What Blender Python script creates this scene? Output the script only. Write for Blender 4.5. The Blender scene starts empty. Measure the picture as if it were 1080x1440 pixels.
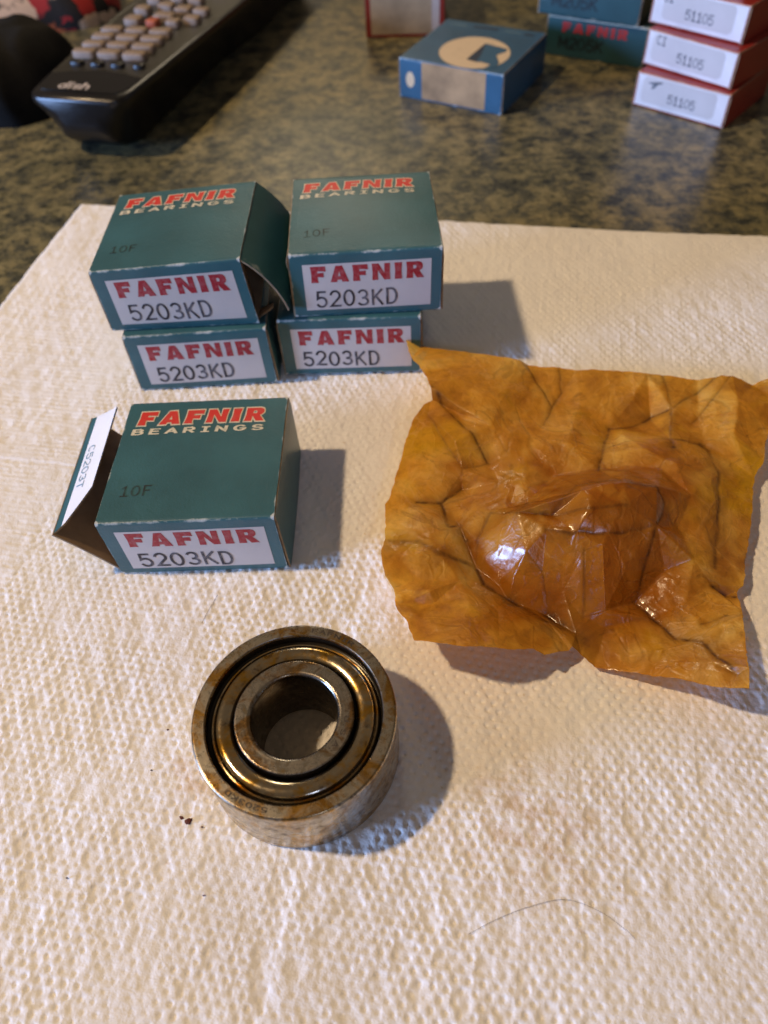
import bpy, math, random
import numpy as np
from mathutils import Vector, Matrix
from mathutils.geometry import delaunay_2d_cdt, tessellate_polygon
from mathutils import noise as mnoise

random.seed(7)
rng = np.random.default_rng(11)
S = 0.001                                   # everything below is written in millimetres
scene = bpy.context.scene
COL = scene.collection
R = math.radians

# ------------------------------------------------------------------ camera
CAM_F, CAM_P, CAM_R, CAM_H = 1065.2, 0.88905, -0.072587, 155.51      # focal (px of 1440), pitch, roll, height (mm)
_c, _s = math.cos(CAM_P), math.sin(CAM_P)
_U = Vector((0, _s, _c)); _X = Vector((1, 0, 0)); _F = Vector((0, _c, -_s))
_cr, _sr = math.cos(CAM_R), math.sin(CAM_R)
_ea = _X * _cr + _U * _sr
_eb = -_X * _sr + _U * _cr
cam_data = bpy.data.cameras.new('camera')
cam = bpy.data.objects.new('camera', cam_data)
COL.objects.link(cam)
m = Matrix((_ea, _eb, -_F)).transposed().to_4x4()
m.translation = Vector((0, 0, CAM_H * S))
cam.matrix_world = m
cam_data.sensor_fit = 'VERTICAL'
cam_data.sensor_height = 9.8
cam_data.lens = 9.8 * CAM_F / 1440.0
cam_data.clip_start = 0.005
cam_data.clip_end = 20
cam_data.dof.use_dof = True
cam_data.dof.focus_distance = 0.166
cam_data.dof.aperture_fstop = 4.2
scene.camera = cam

# ------------------------------------------------------------------ light
world = bpy.data.worlds.new('World')
scene.world = world
world.use_nodes = True
wn = world.node_tree
wn.nodes['Background'].inputs[0].default_value = (0.62, 0.465, 0.315, 1)
wn.nodes['Background'].inputs[1].default_value = 0.18

def aim(o, target):
    o.rotation_euler = (Vector(target) - o.location).to_track_quat('-Z', 'Y').to_euler()

kl = bpy.data.lights.new('pendant_bulb', 'POINT')
kl.energy = 46
kl.color = (1.0, 0.71, 0.41)
kl.shadow_soft_size = 0.033
ko = bpy.data.objects.new('pendant_bulb', kl)
ko.location = (-0.71, 0.165, 1.09)
COL.objects.link(ko)

def window(name, loc, target, sx, sy, energy, color):
    l = bpy.data.lights.new(name, 'AREA')
    l.shape = 'RECTANGLE'; l.size = sx; l.size_y = sy; l.energy = energy; l.color = color
    o = bpy.data.objects.new(name, l)
    o.location = loc
    COL.objects.link(o)
    aim(o, target)
window('window_light_side', (-2.25, -0.50, 0.36), (0, 0.1, 0), 0.6, 0.5, 85, (0.33, 0.53, 1.0))
window('window_light_behind', (0.45, -2.0, 1.35), (0, 0.1, 0), 0.30, 0.40, 5, (0.45, 0.60, 1.0))
window('far_room_lamp', (-0.12, 2.3, 1.30), (0, 0.1, 0), 0.4, 0.3, 4.0, (1.0, 0.84, 0.60))

scene.view_settings.view_transform = 'Standard'
scene.view_settings.look = 'None'
scene.view_settings.exposure = 0
scene.view_settings.gamma = 1
scene.view_settings.use_curve_mapping = False

# ------------------------------------------------------------------ helpers
def P(px, py, z=0.0):
    """point (mm) where the photograph's pixel meets the level z"""
    a = (px - 540) / CAM_F; b = (720 - py) / CAM_F
    X = a * _cr - b * _sr; Y = a * _sr + b * _cr
    d = (X, _c + Y * _s, -_s + Y * _c)
    t = (z - CAM_H) / d[2]
    return (d[0] * t, d[1] * t, z)

def nodes(name):
    mt = bpy.data.materials.new(name)
    mt.use_nodes = True
    nt = mt.node_tree
    b = nt.nodes['Principled BSDF']
    return mt, nt, b

def nd(nt, typ, **kw):
    n = nt.nodes.new(typ)
    for k, v in kw.items():
        if k.startswith('i_'):
            key = k[2:]
            key = int(key) if key.isdigit() else key.replace('_', ' ')
            n.inputs[key].default_value = v
        else:
            setattr(n, k, v)
    return n

def ramp(nt, fac, stops, interp='LINEAR'):
    n = nt.nodes.new('ShaderNodeValToRGB')
    n.color_ramp.interpolation = interp
    el = n.color_ramp.elements
    while len(el) < len(stops): el.new(0.5)
    for e, (p, c) in zip(el, stops):
        e.position = p
        e.color = c if len(c) == 4 else (*c, 1)
    nt.links.new(fac, n.inputs[0])
    return n

def noise(nt, scale, detail=4, rough=0.55, vec=None, dist=0.0):
    n = nd(nt, 'ShaderNodeTexNoise')
    n.inputs['Scale'].default_value = scale
    n.inputs['Detail'].default_value = detail
    n.inputs['Roughness'].default_value = rough
    n.inputs['Distortion'].default_value = dist
    if vec is None: vec = objco(nt)
    nt.links.new(vec, n.inputs['Vector'])
    return n

def objco(nt):
    for n in nt.nodes:
        if n.type == 'TEX_COORD': return n.outputs['Object']
    return nt.nodes.new('ShaderNodeTexCoord').outputs['Object']

def mixc(nt, fac, a, b, mode='MIX'):
    n = nd(nt, 'ShaderNodeMix', data_type='RGBA', blend_type=mode)
    for k, v in ((0, fac), (6, a), (7, b)):
        if isinstance(v, (int, float)): n.inputs[k].default_value = v
        elif isinstance(v, tuple): n.inputs[k].default_value = v if len(v) == 4 else (*v, 1)
        else: nt.links.new(v, n.inputs[k])
    return n.outputs[2]

def math_(nt, op, a, b=None, c=None, clamp=False):
    n = nd(nt, 'ShaderNodeMath', operation=op, use_clamp=clamp)
    for k, v in ((0, a), (1, b), (2, c)):
        if v is None: continue
        if isinstance(v, (int, float)): n.inputs[k].default_value = v
        else: nt.links.new(v, n.inputs[k])
    return n.outputs[0]

def attr(nt, name):
    return nd(nt, 'ShaderNodeAttribute', attribute_name=name).outputs['Fac']

def bump(nt, b, height, strength, dist):
    n = nd(nt, 'ShaderNodeBump')
    n.inputs['Strength'].default_value = strength
    n.inputs['Distance'].default_value = dist
    nt.links.new(height, n.inputs['Height'])
    nt.links.new(n.outputs[0], b.inputs['Normal'])
    return n

def mesh_obj(name, verts, faces, mat, parent=None, smooth=False, midx=None, attrs=None, loc=None, auto=None):
    v = np.asarray(verts, dtype=np.float64) * S
    if loc is not None: v = v - np.array(loc) * S
    me = bpy.data.meshes.new(name)
    me.from_pydata(v.tolist(), [], [list(f) for f in faces])
    mats = mat if isinstance(mat, (list, tuple)) else [mat]
    for q in mats: me.materials.append(q)
    if midx is not None: me.polygons.foreach_set('material_index', np.asarray(midx, dtype=np.int32))
    if smooth: me.polygons.foreach_set('use_smooth', np.ones(len(me.polygons), dtype=bool))
    if attrs:
        for k, a in attrs.items():
            at = me.attributes.new(k, 'FLOAT', 'POINT')
            at.data.foreach_set('value', np.asarray(a, dtype=np.float32))
    me.update()
    if auto is not None: me.set_sharp_from_angle(angle=R(auto))
    o = bpy.data.objects.new(name, me)
    COL.objects.link(o)
    if parent is not None: o.parent = parent
    if loc is not None: o.location = Vector(loc) * S
    return o

def tag(o, label, cat, group=None, kind=None):
    o['label'] = label; o['category'] = cat
    if group: o['group'] = group
    if kind: o['kind'] = kind
    return o

def thing(name, label, cat, loc, rz=0.0, group=None):
    o = bpy.data.objects.new(name, None)
    o.empty_display_size = 0.01
    COL.objects.link(o)
    o.location = Vector(loc) * S
    o.rotation_euler = (0, 0, rz)
    return tag(o, label, cat, group)

class VN:                                   # smooth lattice noise for numpy arrays
    def __init__(self, seed, n=256):
        self.t = np.random.default_rng(seed).random((n, n)); self.n = n
    def __call__(self, x, y):
        xi = np.floor(x).astype(int); yi = np.floor(y).astype(int)
        fx = x - xi; fy = y - yi
        fx = fx * fx * (3 - 2 * fx); fy = fy * fy * (3 - 2 * fy)
        n = self.n; t = self.t
        a = t[xi % n, yi % n]; b = t[(xi + 1) % n, yi % n]; c = t[xi % n, (yi + 1) % n]; d = t[(xi + 1) % n, (yi + 1) % n]
        return (a * (1 - fx) + b * fx) * (1 - fy) + (c * (1 - fx) + d * fx) * fy - 0.5

def grid_mesh(nx, ny, fn):
    vs = [fn(i / nx, j / ny) for j in range(ny + 1) for i in range(nx + 1)]
    fs = [(j * (nx + 1) + i, j * (nx + 1) + i + 1, (j + 1) * (nx + 1) + i + 1, (j + 1) * (nx + 1) + i) for j in range(ny) for i in range(nx)]
    return vs, fs

def slab(poly_fn, nx, ny, t_vec_fn):
    """sheet with thickness: outer grid, inner grid, rim"""
    vo, fo = grid_mesh(nx, ny, poly_fn)
    vi = [tuple(np.array(p) + np.array(t_vec_fn(i % (nx + 1) / nx, i // (nx + 1) / ny))) for i, p in enumerate(vo)]
    n = len(vo)
    fs = list(fo) + [tuple(n + k for k in reversed(f)) for f in fo]
    ring = [i for i in range(nx + 1)] + [(j + 1) * (nx + 1) - 1 for j in range(1, ny + 1)] + [ny * (nx + 1) + i for i in range(nx - 1, -1, -1)] + [j * (nx + 1) for j in range(ny - 1, 0, -1)]
    mi = [0] * len(fo) + [1] * len(fo)
    for k in range(len(ring)):
        a, b = ring[k], ring[(k + 1) % len(ring)]
        fs.append((b, a, n + a, n + b)); mi.append(2)
    return vo + vi, fs, mi, ring

# ------------------------------------------------------------------ lettering
def arc(cx, cy, rx, ry, a0, a1, n=12):
    return [(cx + rx * math.cos(R(a0 + (a1 - a0) * k / n)), cy + ry * math.sin(R(a0 + (a1 - a0) * k / n))) for k in range(n + 1)]
GL = {   # monoline glyphs: (advance, [polylines])
 '0': (.66, [arc(.3, .5, .29, .5, 90, 450, 22)]),
 '1': (.5, [[(.06, .78), (.26, 1), (.26, 0)]]),
 'i1': (.6, [[(.08, .8), (.3, 1), (.3, 0)], [(.05, 0), (.55, 0)]]),
 '2': (.64, [arc(.3, .71, .27, .29, 165, -35, 12) + [(.03, 0), (.6, 0)]]),
 '3': (.64, [arc(.28, .745, .25, .255, 150, -90, 12) , arc(.28, .255, .29, .245, 90, -150, 12)]),
 '5': (.64, [[(.54, 1), (.1, 1), (.06, .55)] + arc(.29, .32, .29, .32, 125, -150, 14)]),
 '6': (.64, [arc(.3, .31, .27, .31, 180, 540, 18), [(.03, .31), (.08, .66), (.26, .95), (.5, .95)]]),
 'K': (.68, [[(.05, 0), (.05, 1)], [(.58, 1), (.07, .42)], [(.22, .58), (.62, 0)]]),
 'D': (.7, [[(.05, 0), (.05, 1), (.28, 1)] + arc(.28, .5, .32, .5, 85, -85, 12) + [(.28, 0), (.05, 0)]]),
 'F': (.6, [[(.05, 0), (.05, 1), (.55, 1)], [(.07, .52), (.45, .52)]]),
 'C': (.66, [arc(.33, .5, .3, .5, 50, 310, 16)]),
 'I': (.5, [[(.25, 0), (.25, 1)], [(.05, 1), (.45, 1)], [(.05, 0), (.45, 0)]]),
 'i': (.3, [[(.12, 0), (.12, .62)], [(.12, .84), (.12, .95)]]),
 'B': (.68, [[(.05, 0), (.05, 1), (.36, 1)] + arc(.36, .76, .2, .24, 90, -90, 8) + [(.08, .52)], [(.36, .52)] + arc(.36, .26, .25, .26, 85, -90, 8) + [(.05, 0)]]),
 'E': (.6, [[(.55, 1), (.05, 1), (.05, 0), (.55, 0)], [(.08, .52), (.48, .52)]]),
 'A': (.72, [[(.03, 0), (.35, 1), (.67, 0)], [(.15, .32), (.55, .32)]]),
 'R': (.68, [[(.05, 0), (.05, 1), (.38, 1)] + arc(.38, .74, .21, .26, 90, -90, 8) + [(.08, .48)], [(.32, .46), (.6, 0)]]),
 'N': (.74, [[(.06, 0), (.06, 1), (.62, 0), (.62, 1)]]),
 'G': (.72, [arc(.35, .5, .31, .5, 45, 340, 16) + [(.65, .45), (.4, .45)]]),
 'S': (.66, [arc(.32, .74, .26, .26, 30, 250, 10) + arc(.32, .25, .28, .25, 75, -150, 10)]),
 'T': (.64, [[(.0, 1), (.6, 1)], [(.3, .98), (.3, 0)]]),
 'U': (.68, [[(.05, 1), (.05, .3)] + arc(.32, .28, .27, .28, 180, 360, 10) + [(.59, 1)]]),
 'M': (.84, [[(.06, 0), (.06, 1), (.4, .25), (.74, 1), (.74, 0)]]),
 'd': (.6, [arc(.27, .32, .23, .32, 0, 360, 14), [(.52, 0), (.52, 1)]]),
 's': (.5, [arc(.24, .48, .19, .16, 30, 250, 8) + arc(.24, .17, .2, .16, 75, -150, 8)]),
 'h': (.6, [[(.06, 0), (.06, 1)], [(.06, .38)] + arc(.28, .38, .22, .26, 180, 0, 8) + [(.5, 0)]]),
 '.': (.3, [[(.1, 0), (.1, .06)]]), ' ': (.4, []), '-': (.5, [[(.08, .45), (.42, .45)]]),
}
HV = {   # heavy brand glyphs: (advance, outer, hole or None)
 'F': (1.12, [(0, 0), (.04, .5), (0, 1), (1.0, 1), (1.02, .68), (.46, .72), (.45, .6), (.86, .62), (.86, .33), (.45, .36), (.45, .14), (.5, 0)], None),
 'A': (1.34, [(0, 0), (.40, 1), (.84, 1), (1.24, 0), (.78, 0), (.74, .14), (.48, .14), (.44, 0)], [(.52, .36), (.70, .36), (.61, .66)]),
 'N': (1.32, [(0, 0), (.03, .5), (0, 1), (.44, 1), (.82, .42), (.82, 1), (1.2, 1), (1.17, .5), (1.2, 0), (.80, 0), (.38, .6), (.38, 0)], None),
 'I': (.62, [(0, 0), (.04, .5), (0, 1), (.5, 1), (.46, .5), (.5, 0)], None),
 'R': (1.24, [(0, 0), (.04, .5), (0, 1), (.8, 1), (.98, .94), (1.07, .8), (1.07, .62), (.98, .5), (.86, .44), (1.18, 0), (.70, 0), (.46, .36), (.44, .36), (.44, 0)], [(.44, .58), (.44, .78), (.62, .78), (.66, .68), (.62, .58)]),
}
def ribbon(pts, w, closed=False):
    p = [Vector(q) for q in pts]
    if (p[0] - p[-1]).length < 1e-6: p = p[:-1]; closed = True
    n = len(p); L = []; Rr = []
    for i in range(n):
        a = p[i - 1] if (i or closed) else None
        b = p[(i + 1) % n] if (i < n - 1 or closed) else None
        d1 = (p[i] - a).normalized() if a is not None else None
        d2 = (b - p[i]).normalized() if b is not None else None
        if d1 is None: d1 = d2
        if d2 is None: d2 = d1
        nn = Vector((-d1.y - d2.y, d1.x + d2.x))
        if nn.length < 1e-6: nn = Vector((-d1.y, d1.x))
        nn.normalize()
        k = max(0.45, nn.dot(Vector((-d1.y, d1.x))))
        q = p[i].copy()
        if not closed and i == 0: q -= d2 * w * .35
        if not closed and i == n - 1: q += d1 * w * .35
        L.append(q + nn * (w * .5 / k)); Rr.append(q - nn * (w * .5 / k))
    vs = L + Rr
    fs = [(i, n + i, n + (i + 1) % n, (i + 1) % n) for i in range(n if closed else n - 1)]
    return [tuple(v) for v in vs], fs

def densify(pts, step):
    out = []
    for a, b in zip(pts[:-1], pts[1:]):
        k = max(1, int(math.hypot(b[0] - a[0], b[1] - a[1]) / step))
        out += [(a[0] + (b[0] - a[0]) * t / k, a[1] + (b[1] - a[1]) * t / k) for t in range(k)]
    return out + [pts[-1]]

def text_mesh(txt, weight, width=None, track=0.0, jitter=0.0, seed=0, mono=None):
    """monoline text; unit height, returned with its own width"""
    rs = random.Random(seed)
    vs, fs, lay = [], [], []
    x = 0.0; k = 0
    for ch in (txt if isinstance(txt, list) else list(txt)):
        adv, lines = GL[ch]
        if mono: off = (mono - adv) / 2 + .04; step = mono
        else: off = 0; step = adv + track
        jy = rs.uniform(-jitter, jitter)
        for ln in lines:
            v, f = ribbon(densify(ln, .2) if len(ln) > 1 else ln * 2, weight)
            b = len(vs)
            vs += [(a + x + off, c + jy) for a, c in v]; lay += [k] * len(v)
            fs += [tuple(q + b for q in g) for g in f]
            k += 1
        x += step
    w = x - track - .05
    if width: vs = [(a * width / w, c) for a, c in vs]; w = width
    return vs, fs, [q * 0.002 for q in lay], w

def heavy_mesh(txt, outline=0.0, track=.16):
    vs, fs, lay = [], [], []
    x = 0.0; k = 0
    for ch in txt:
        adv, outer, hole = HV[ch]
        polys = [outer] + ([hole] if hole else [])
        if outline:
            for pl in polys:
                v, f = ribbon(pl + [pl[0]], outline)
                b = len(vs); vs += [(a + x, c) for a, c in v]; fs += [tuple(q + b for q in g) for g in f]; lay += [k] * len(v); k += 1
        else:
            flat = [p for pl in polys for p in pl]
            tr = tessellate_polygon([[Vector((p[0], p[1], 0)) for p in pl] for pl in polys])
            b = len(vs); vs += [(a + x, c) for a, c in flat]; lay += [0] * len(flat)
            for t in tr:
                (ax, ay), (bx_, by_), (cx_, cy_) = (flat[q] for q in t)
                if (bx_ - ax) * (cy_ - ay) - (by_ - ay) * (cx_ - ax) < 0: t = (t[0], t[2], t[1])
                fs.append(tuple(q + b for q in t))
        x += adv + track
    return vs, fs, [q * .002 for q in lay], x - track - .06

def place_text(name, tm, box, mat, parent, fn, lift):
    """box = (u0, v0, u1, v1): text rectangle on the panel; fn(u, v, lift) gives the point"""
    vs, fs, lay, w = tm
    u0, v0, u1, v1 = box
    pts = [fn(u0 + a / w * (u1 - u0), v0 + c * (v1 - v0), lift + l) for (a, c), l in zip(vs, lay)]
    return mesh_obj(name, pts, fs, mat, parent)

# ------------------------------------------------------------------ materials
def mat_counter():
    mt, nt, b = nodes('laminate_stone')
    n1 = noise(nt, 105, 8, .76, dist=.1); n2 = noise(nt, 330, 5, .65); n3 = noise(nt, 16, 4, .55)
    base = ramp(nt, n1.outputs[0], [(.36, (.022, .027, .026)), (.45, (.078, .080, .058)), (.53, (.175, .158, .085)), (.68, (.28, .248, .14))])
    fl = ramp(nt, n2.outputs[0], [(.36, (.28, .32, .32)), (.48, (1, 1, 1)), (.7, (1.25, 1.15, 1.0))])
    c = mixc(nt, .8, base.outputs[0], fl.outputs[0], 'MULTIPLY')
    gr = ramp(nt, n3.outputs[0], [(.36, (.70, .72, .70)), (.62, (1.08, 1.05, 1.0))])
    c = mixc(nt, 1.0, c, gr.outputs[0], 'MULTIPLY')
    nt.links.new(c, b.inputs['Base Color'])
    b.inputs['Roughness'].default_value = .34
    b.inputs['Specular IOR Level'].default_value = .4
    bump(nt, b, noise(nt, 600, 2).outputs[0], .12, .0003)
    return mt

def mat_towel():
    mt, nt, b = nodes('paper_towel_tissue')
    n1 = noise(nt, 35, 3); n2 = noise(nt, 900, 3, .7); n3 = noise(nt, 2600, 2, .6)
    c = ramp(nt, n1.outputs[0], [(.3, (.81, .79, .765)), (.7, (.86, .85, .835))]).outputs[0]
    sp = ramp(nt, noise(nt, 480, 2, .5).outputs[0], [(.70, (1, 1, 1)), (.78, (.72, .58, .42))])      # stray brown fibres
    c = mixc(nt, .6, c, sp.outputs[0], 'MULTIPLY')
    oil = math_(nt, 'MULTIPLY', attr(nt, 'oil'), ramp(nt, noise(nt, 210, 4, .6).outputs[0], [(.42, (0, 0, 0)), (.62, (1, 1, 1))]).outputs[0])
    c = mixc(nt, oil, c, (.55, .33, .13))
    nt.links.new(c, b.inputs['Base Color'])
    b.inputs['Roughness'].default_value = .9
    b.inputs['Specular IOR Level'].default_value = .15
    b.inputs['Sheen Weight'].default_value = .12
    b.inputs['Sheen Roughness'].default_value = .5
    h = math_(nt, 'ADD', n2.outputs[0], math_(nt, 'MULTIPLY', n3.outputs[0], .6))
    bump(nt, b, h, .6, .00025)
    return mt

def mat_carton(name, col, wear=(.48, .52, .50), rough=.36, wear_amt=1.0):
    mt, nt, b = nodes(name)
    n1 = noise(nt, 60, 4); n2 = noise(nt, 420, 4, .65); n3 = noise(nt, 1500, 3, .65); nw = noise(nt, 150, 5, .7)
    lo = tuple(q * .82 for q in col); hi = tuple(q * 1.15 for q in col)
    c = ramp(nt, n1.outputs[0], [(.3, lo), (.7, hi)]).outputs[0]
    e = attr(nt, 'edge')
    w = math_(nt, 'ADD', math_(nt, 'MULTIPLY', e, .42 * wear_amt), math_(nt, 'MULTIPLY', nw.outputs[0], 1.15))
    w = math_(nt, 'SUBTRACT', w, .96)
    w = math_(nt, 'MULTIPLY', w, 5.0, clamp=True)
    sc = ramp(nt, noise(nt, 130, 6, .75, dist=1.5).outputs[0], [(.70, (0, 0, 0)), (.74, (.4, .4, .4))])   # rubbed specks on the face
    w2 = math_(nt, 'MAXIMUM', w, math_(nt, 'MULTIPLY', sc.outputs[0], .5))
    c = mixc(nt, w2, c, wear)
    nt.links.new(c, b.inputs['Base Color'])
    rr = math_(nt, 'ADD', math_(nt, 'MULTIPLY', w2, .3), rough)
    nt.links.new(rr, b.inputs['Roughness'])
    h = math_(nt, 'ADD', n3.outputs[0], math_(nt, 'MULTIPLY', n2.outputs[0], .8))
    bump(nt, b, h, .36, .0002)
    return mt

def mat_plain(name, col, rough=.6, var=.15, scale=120, metallic=0.0, spec=.4):
    mt, nt, b = nodes(name)
    n1 = noise(nt, scale, 4)
    c = ramp(nt, n1.outputs[0], [(.3, tuple(q * (1 - var) for q in col)), (.7, tuple(min(1, q * (1 + var)) for q in col))])
    nt.links.new(c.outputs[0], b.inputs['Base Color'])
    b.inputs['Roughness'].default_value = rough
    b.inputs['Metallic'].default_value = metallic
    b.inputs['Specular IOR Level'].default_value = spec
    return mt

def mat_ink(name, col, paper, patchy=.5, scale=700):
    """printed ink that lets a little of the paper show through"""
    mt, nt, b = nodes(name)
    n1 = noise(nt, scale, 3, .6)
    f = ramp(nt, n1.outputs[0], [(.36, (patchy,) * 3), (.56, (0, 0, 0))])
    nt.links.new(mixc(nt, f.outputs[0], col, paper), b.inputs['Base Color'])
    b.inputs['Roughness'].default_value = .45
    return mt

def mat_steel(name, tint, stain, rough, amt=.5, brushed=True):
    mt, nt, b = nodes(name)
    b.inputs['Metallic'].default_value = 1
    co = objco(nt)
    sx = nd(nt, 'ShaderNodeSeparateXYZ'); nt.links.new(co, sx.inputs[0])
    r = math_(nt, 'SQRT', math_(nt, 'ADD', math_(nt, 'POWER', sx.outputs[0], 2), math_(nt, 'POWER', sx.outputs[1], 2)))
    n1 = noise(nt, 380, 6, .7, dist=.4); n2 = noise(nt, 170, 6, .7, dist=.8); n4 = noise(nt, 900, 3, .6)
    f = ramp(nt, n2.outputs[0], [(.50 - .10 * amt, (0, 0, 0)), (.60, (1, 1, 1))])
    c = mixc(nt, f.outputs[0], tint, stain)
    sp = ramp(nt, n1.outputs[0], [(.36, (.15, .10, .06)), (.46, (.8, .76, .72)), (.56, (1, 1, 1)), (.66, (1.35, 1.02, .50))])
    c = mixc(nt, .8, c, sp.outputs[0], 'MULTIPLY')
    nt.links.new(c, b.inputs['Base Color'])
    rg = ramp(nt, n1.outputs[0], [(.3, (rough + .2,) * 3), (.6, (rough,) * 3)])
    nt.links.new(rg.outputs[0], b.inputs['Roughness'])
    cmb = nd(nt, 'ShaderNodeCombineXYZ'); nt.links.new(r, cmb.inputs[0]); nt.links.new(math_(nt, 'MULTIPLY', sx.outputs[2], 1.0), cmb.inputs[1])
    ring = noise(nt, 5200, 2, .6, vec=cmb.outputs[0])
    h = math_(nt, 'ADD', math_(nt, 'MULTIPLY', ring.outputs[0], .5 if brushed else .1), math_(nt, 'MULTIPLY', n4.outputs[0], .5))
    bump(nt, b, h, .24, .00014)
    b.inputs['Coat Weight'].default_value = .35
    b.inputs['Coat Roughness'].default_value = .12
    b.inputs['Coat Tint'].default_value = (1, .9, .7, 1)
    return mt

def mat_wax():
    mt, nt, b = nodes('waxed_amber_paper')
    n1 = noise(nt, 55, 5, .6, dist=.8); n2 = noise(nt, 260, 5, .65); n3 = noise(nt, 1500, 3)
    c = ramp(nt, n1.outputs[0], [(.32, (.50, .21, .018)), (.5, (.80, .40, .040)), (.66, (.90, .56, .11))]).outputs[0]
    yel = ramp(nt, noise(nt, 42, 3, .5, dist=.5).outputs[0], [(.56, (0, 0, 0)), (.68, (1, 1, 1))])
    c = mixc(nt, math_(nt, 'MULTIPLY', yel.outputs[0], .85), c, (.74, .42, .008))
    oil = attr(nt, 'oil')
    c = mixc(nt, math_(nt, 'MULTIPLY', oil, .85), c, (.46, .142, .006))
    wv = nd(nt, 'ShaderNodeVectorMath', operation='ADD'); wsc = nd(nt, 'ShaderNodeVectorMath', operation='SCALE'); wsc.inputs['Scale'].default_value = .012
    nt.links.new(n1.outputs[1], wsc.inputs[0]); nt.links.new(objco(nt), wv.inputs[0]); nt.links.new(wsc.outputs[0], wv.inputs[1])
    lines = []
    for sc_, wd_ in ((70, .030), (170, .045)):
        vo = nd(nt, 'ShaderNodeTexVoronoi', feature='DISTANCE_TO_EDGE'); vo.inputs['Scale'].default_value = sc_
        nt.links.new(wv.outputs[0], vo.inputs['Vector'])
        lines.append(ramp(nt, vo.outputs['Distance'], [(0, (1, 1, 1)), (wd_, (0, 0, 0))]).outputs[0])
    ln = math_(nt, 'MAXIMUM', lines[0], math_(nt, 'MULTIPLY', lines[1], .6))
    ln = math_(nt, 'MULTIPLY', ln, ramp(nt, noise(nt, 60, 3, .6).outputs[0], [(.44, (0, 0, 0)), (.60, (1, 1, 1))]).outputs[0])
    ln = math_(nt, 'MULTIPLY', ln, math_(nt, 'SUBTRACT', 1.0, math_(nt, 'MULTIPLY', attr(nt, 'oil'), .65)))
    c = mixc(nt, math_(nt, 'MULTIPLY', ln, .5), c, (.86, .50, .15))
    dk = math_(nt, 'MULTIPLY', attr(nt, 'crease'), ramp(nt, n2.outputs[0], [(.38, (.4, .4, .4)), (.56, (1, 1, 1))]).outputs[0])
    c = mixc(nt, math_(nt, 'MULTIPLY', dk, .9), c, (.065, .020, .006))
    st = ramp(nt, noise(nt, 75, 6, .72, dist=1.6).outputs[0], [(.60, (0, 0, 0)), (.70, (1, 1, 1))])      # soaked-in oil blotches
    c = mixc(nt, math_(nt, 'MULTIPLY', st.outputs[0], .5), c, (.22, .08, .010))
    rd = ramp(nt, noise(nt, 48, 3, .55, dist=.7).outputs[0], [(.470, (0, 0, 0)), (.5, (1, 1, 1)), (.530, (0, 0, 0))])   # fine irregular wrinkles
    rd2 = ramp(nt, noise(nt, 130, 2, .5, dist=.6).outputs[0], [(.45, (0, 0, 0)), (.5, (1, 1, 1)), (.55, (0, 0, 0))])
    rdm = math_(nt, 'MULTIPLY', rd.outputs[0], ramp(nt, n1.outputs[0], [(.42, (0, 0, 0)), (.6, (1, 1, 1))]).outputs[0])
    c = mixc(nt, math_(nt, 'MULTIPLY', rdm, .32), c, (.20, .075, .012))
    sp = ramp(nt, n2.outputs[0], [(.34, (.6, .52, .46)), (.52, (1, 1, 1))])
    c = mixc(nt, .45, c, sp.outputs[0], 'MULTIPLY')
    nt.links.new(c, b.inputs['Base Color'])
    b.inputs['Specular IOR Level'].default_value = .5
    rg = math_(nt, 'SUBTRACT', .50, math_(nt, 'MULTIPLY', oil, .24))
    nt.links.new(rg, b.inputs['Roughness'])
    cw = math_(nt, 'ADD', math_(nt, 'MULTIPLY', oil, .72), .13)
    nt.links.new(cw, b.inputs['Coat Weight'])
    b.inputs['Coat Roughness'].default_value = .16
    h = math_(nt, 'ADD', math_(nt, 'ADD', math_(nt, 'MULTIPLY', n2.outputs[0], .8), math_(nt, 'MULTIPLY', n3.outputs[0], .3)), math_(nt, 'ADD', math_(nt, 'MULTIPLY', ln, .5), math_(nt, 'ADD', math_(nt, 'MULTIPLY', rd.outputs[0], -.45), math_(nt, 'MULTIPLY', rd2.outputs[0], .35))))
    bp = bump(nt, b, h, .32, .0007)
    tr = nd(nt, 'ShaderNodeBsdfTranslucent'); nt.links.new(c, tr.inputs[0]); nt.links.new(bp.outputs[0], tr.inputs['Normal'])
    mx = nd(nt, 'ShaderNodeMixShader'); mx.inputs[0].default_value = .44
    nt.links.new(b.outputs[0], mx.inputs[1]); nt.links.new(tr.outputs[0], mx.inputs[2])
    nt.links.new(mx.outputs[0], nt.nodes['Material Output'].inputs[0])
    return mt

TEAL = (.034, .116, .134)
M = {
 'counter': mat_counter(), 'towel': mat_towel(), 'teal': mat_carton('teal_carton', TEAL),
 'board': mat_plain('raw_cardboard', (.30, .195, .105), .8, .2, 200),
 'grey_board': mat_plain('grey_cardboard', (.23, .16, .10), .85, .2, 300),
 'rim': mat_plain('cardboard_edge', (.30, .22, .14), .85, .3, 500),
 'label': mat_plain('printed_label_white', (.58, .52, .49), .5, .05, 90),
 'flap_white': mat_plain('flap_white', (.80, .81, .83), .45, .04, 90),
 'red': mat_ink('red_ink', (.36, .012, .024), (.50, .28, .29), .22, 900),
 'red_top': mat_ink('red_top_ink', (.62, .030, .022), (.4, .16, .12), .2),
 'cream': mat_ink('cream_ink', (.70, .64, .48), (.10, .2, .18), .35),
 'black': mat_ink('stamp_ink', (.022, .022, .032), (.26, .25, .28), .5, 420),
 'faint': mat_ink('faint_stamp_ink', (.012, .022, .024), (.02, .07, .075), .8, 420),
 'blue_ink': mat_ink('blue_ink', (.17, .30, .38), (.45, .52, .58), .4),
 'wax': mat_wax(),
}

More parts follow.
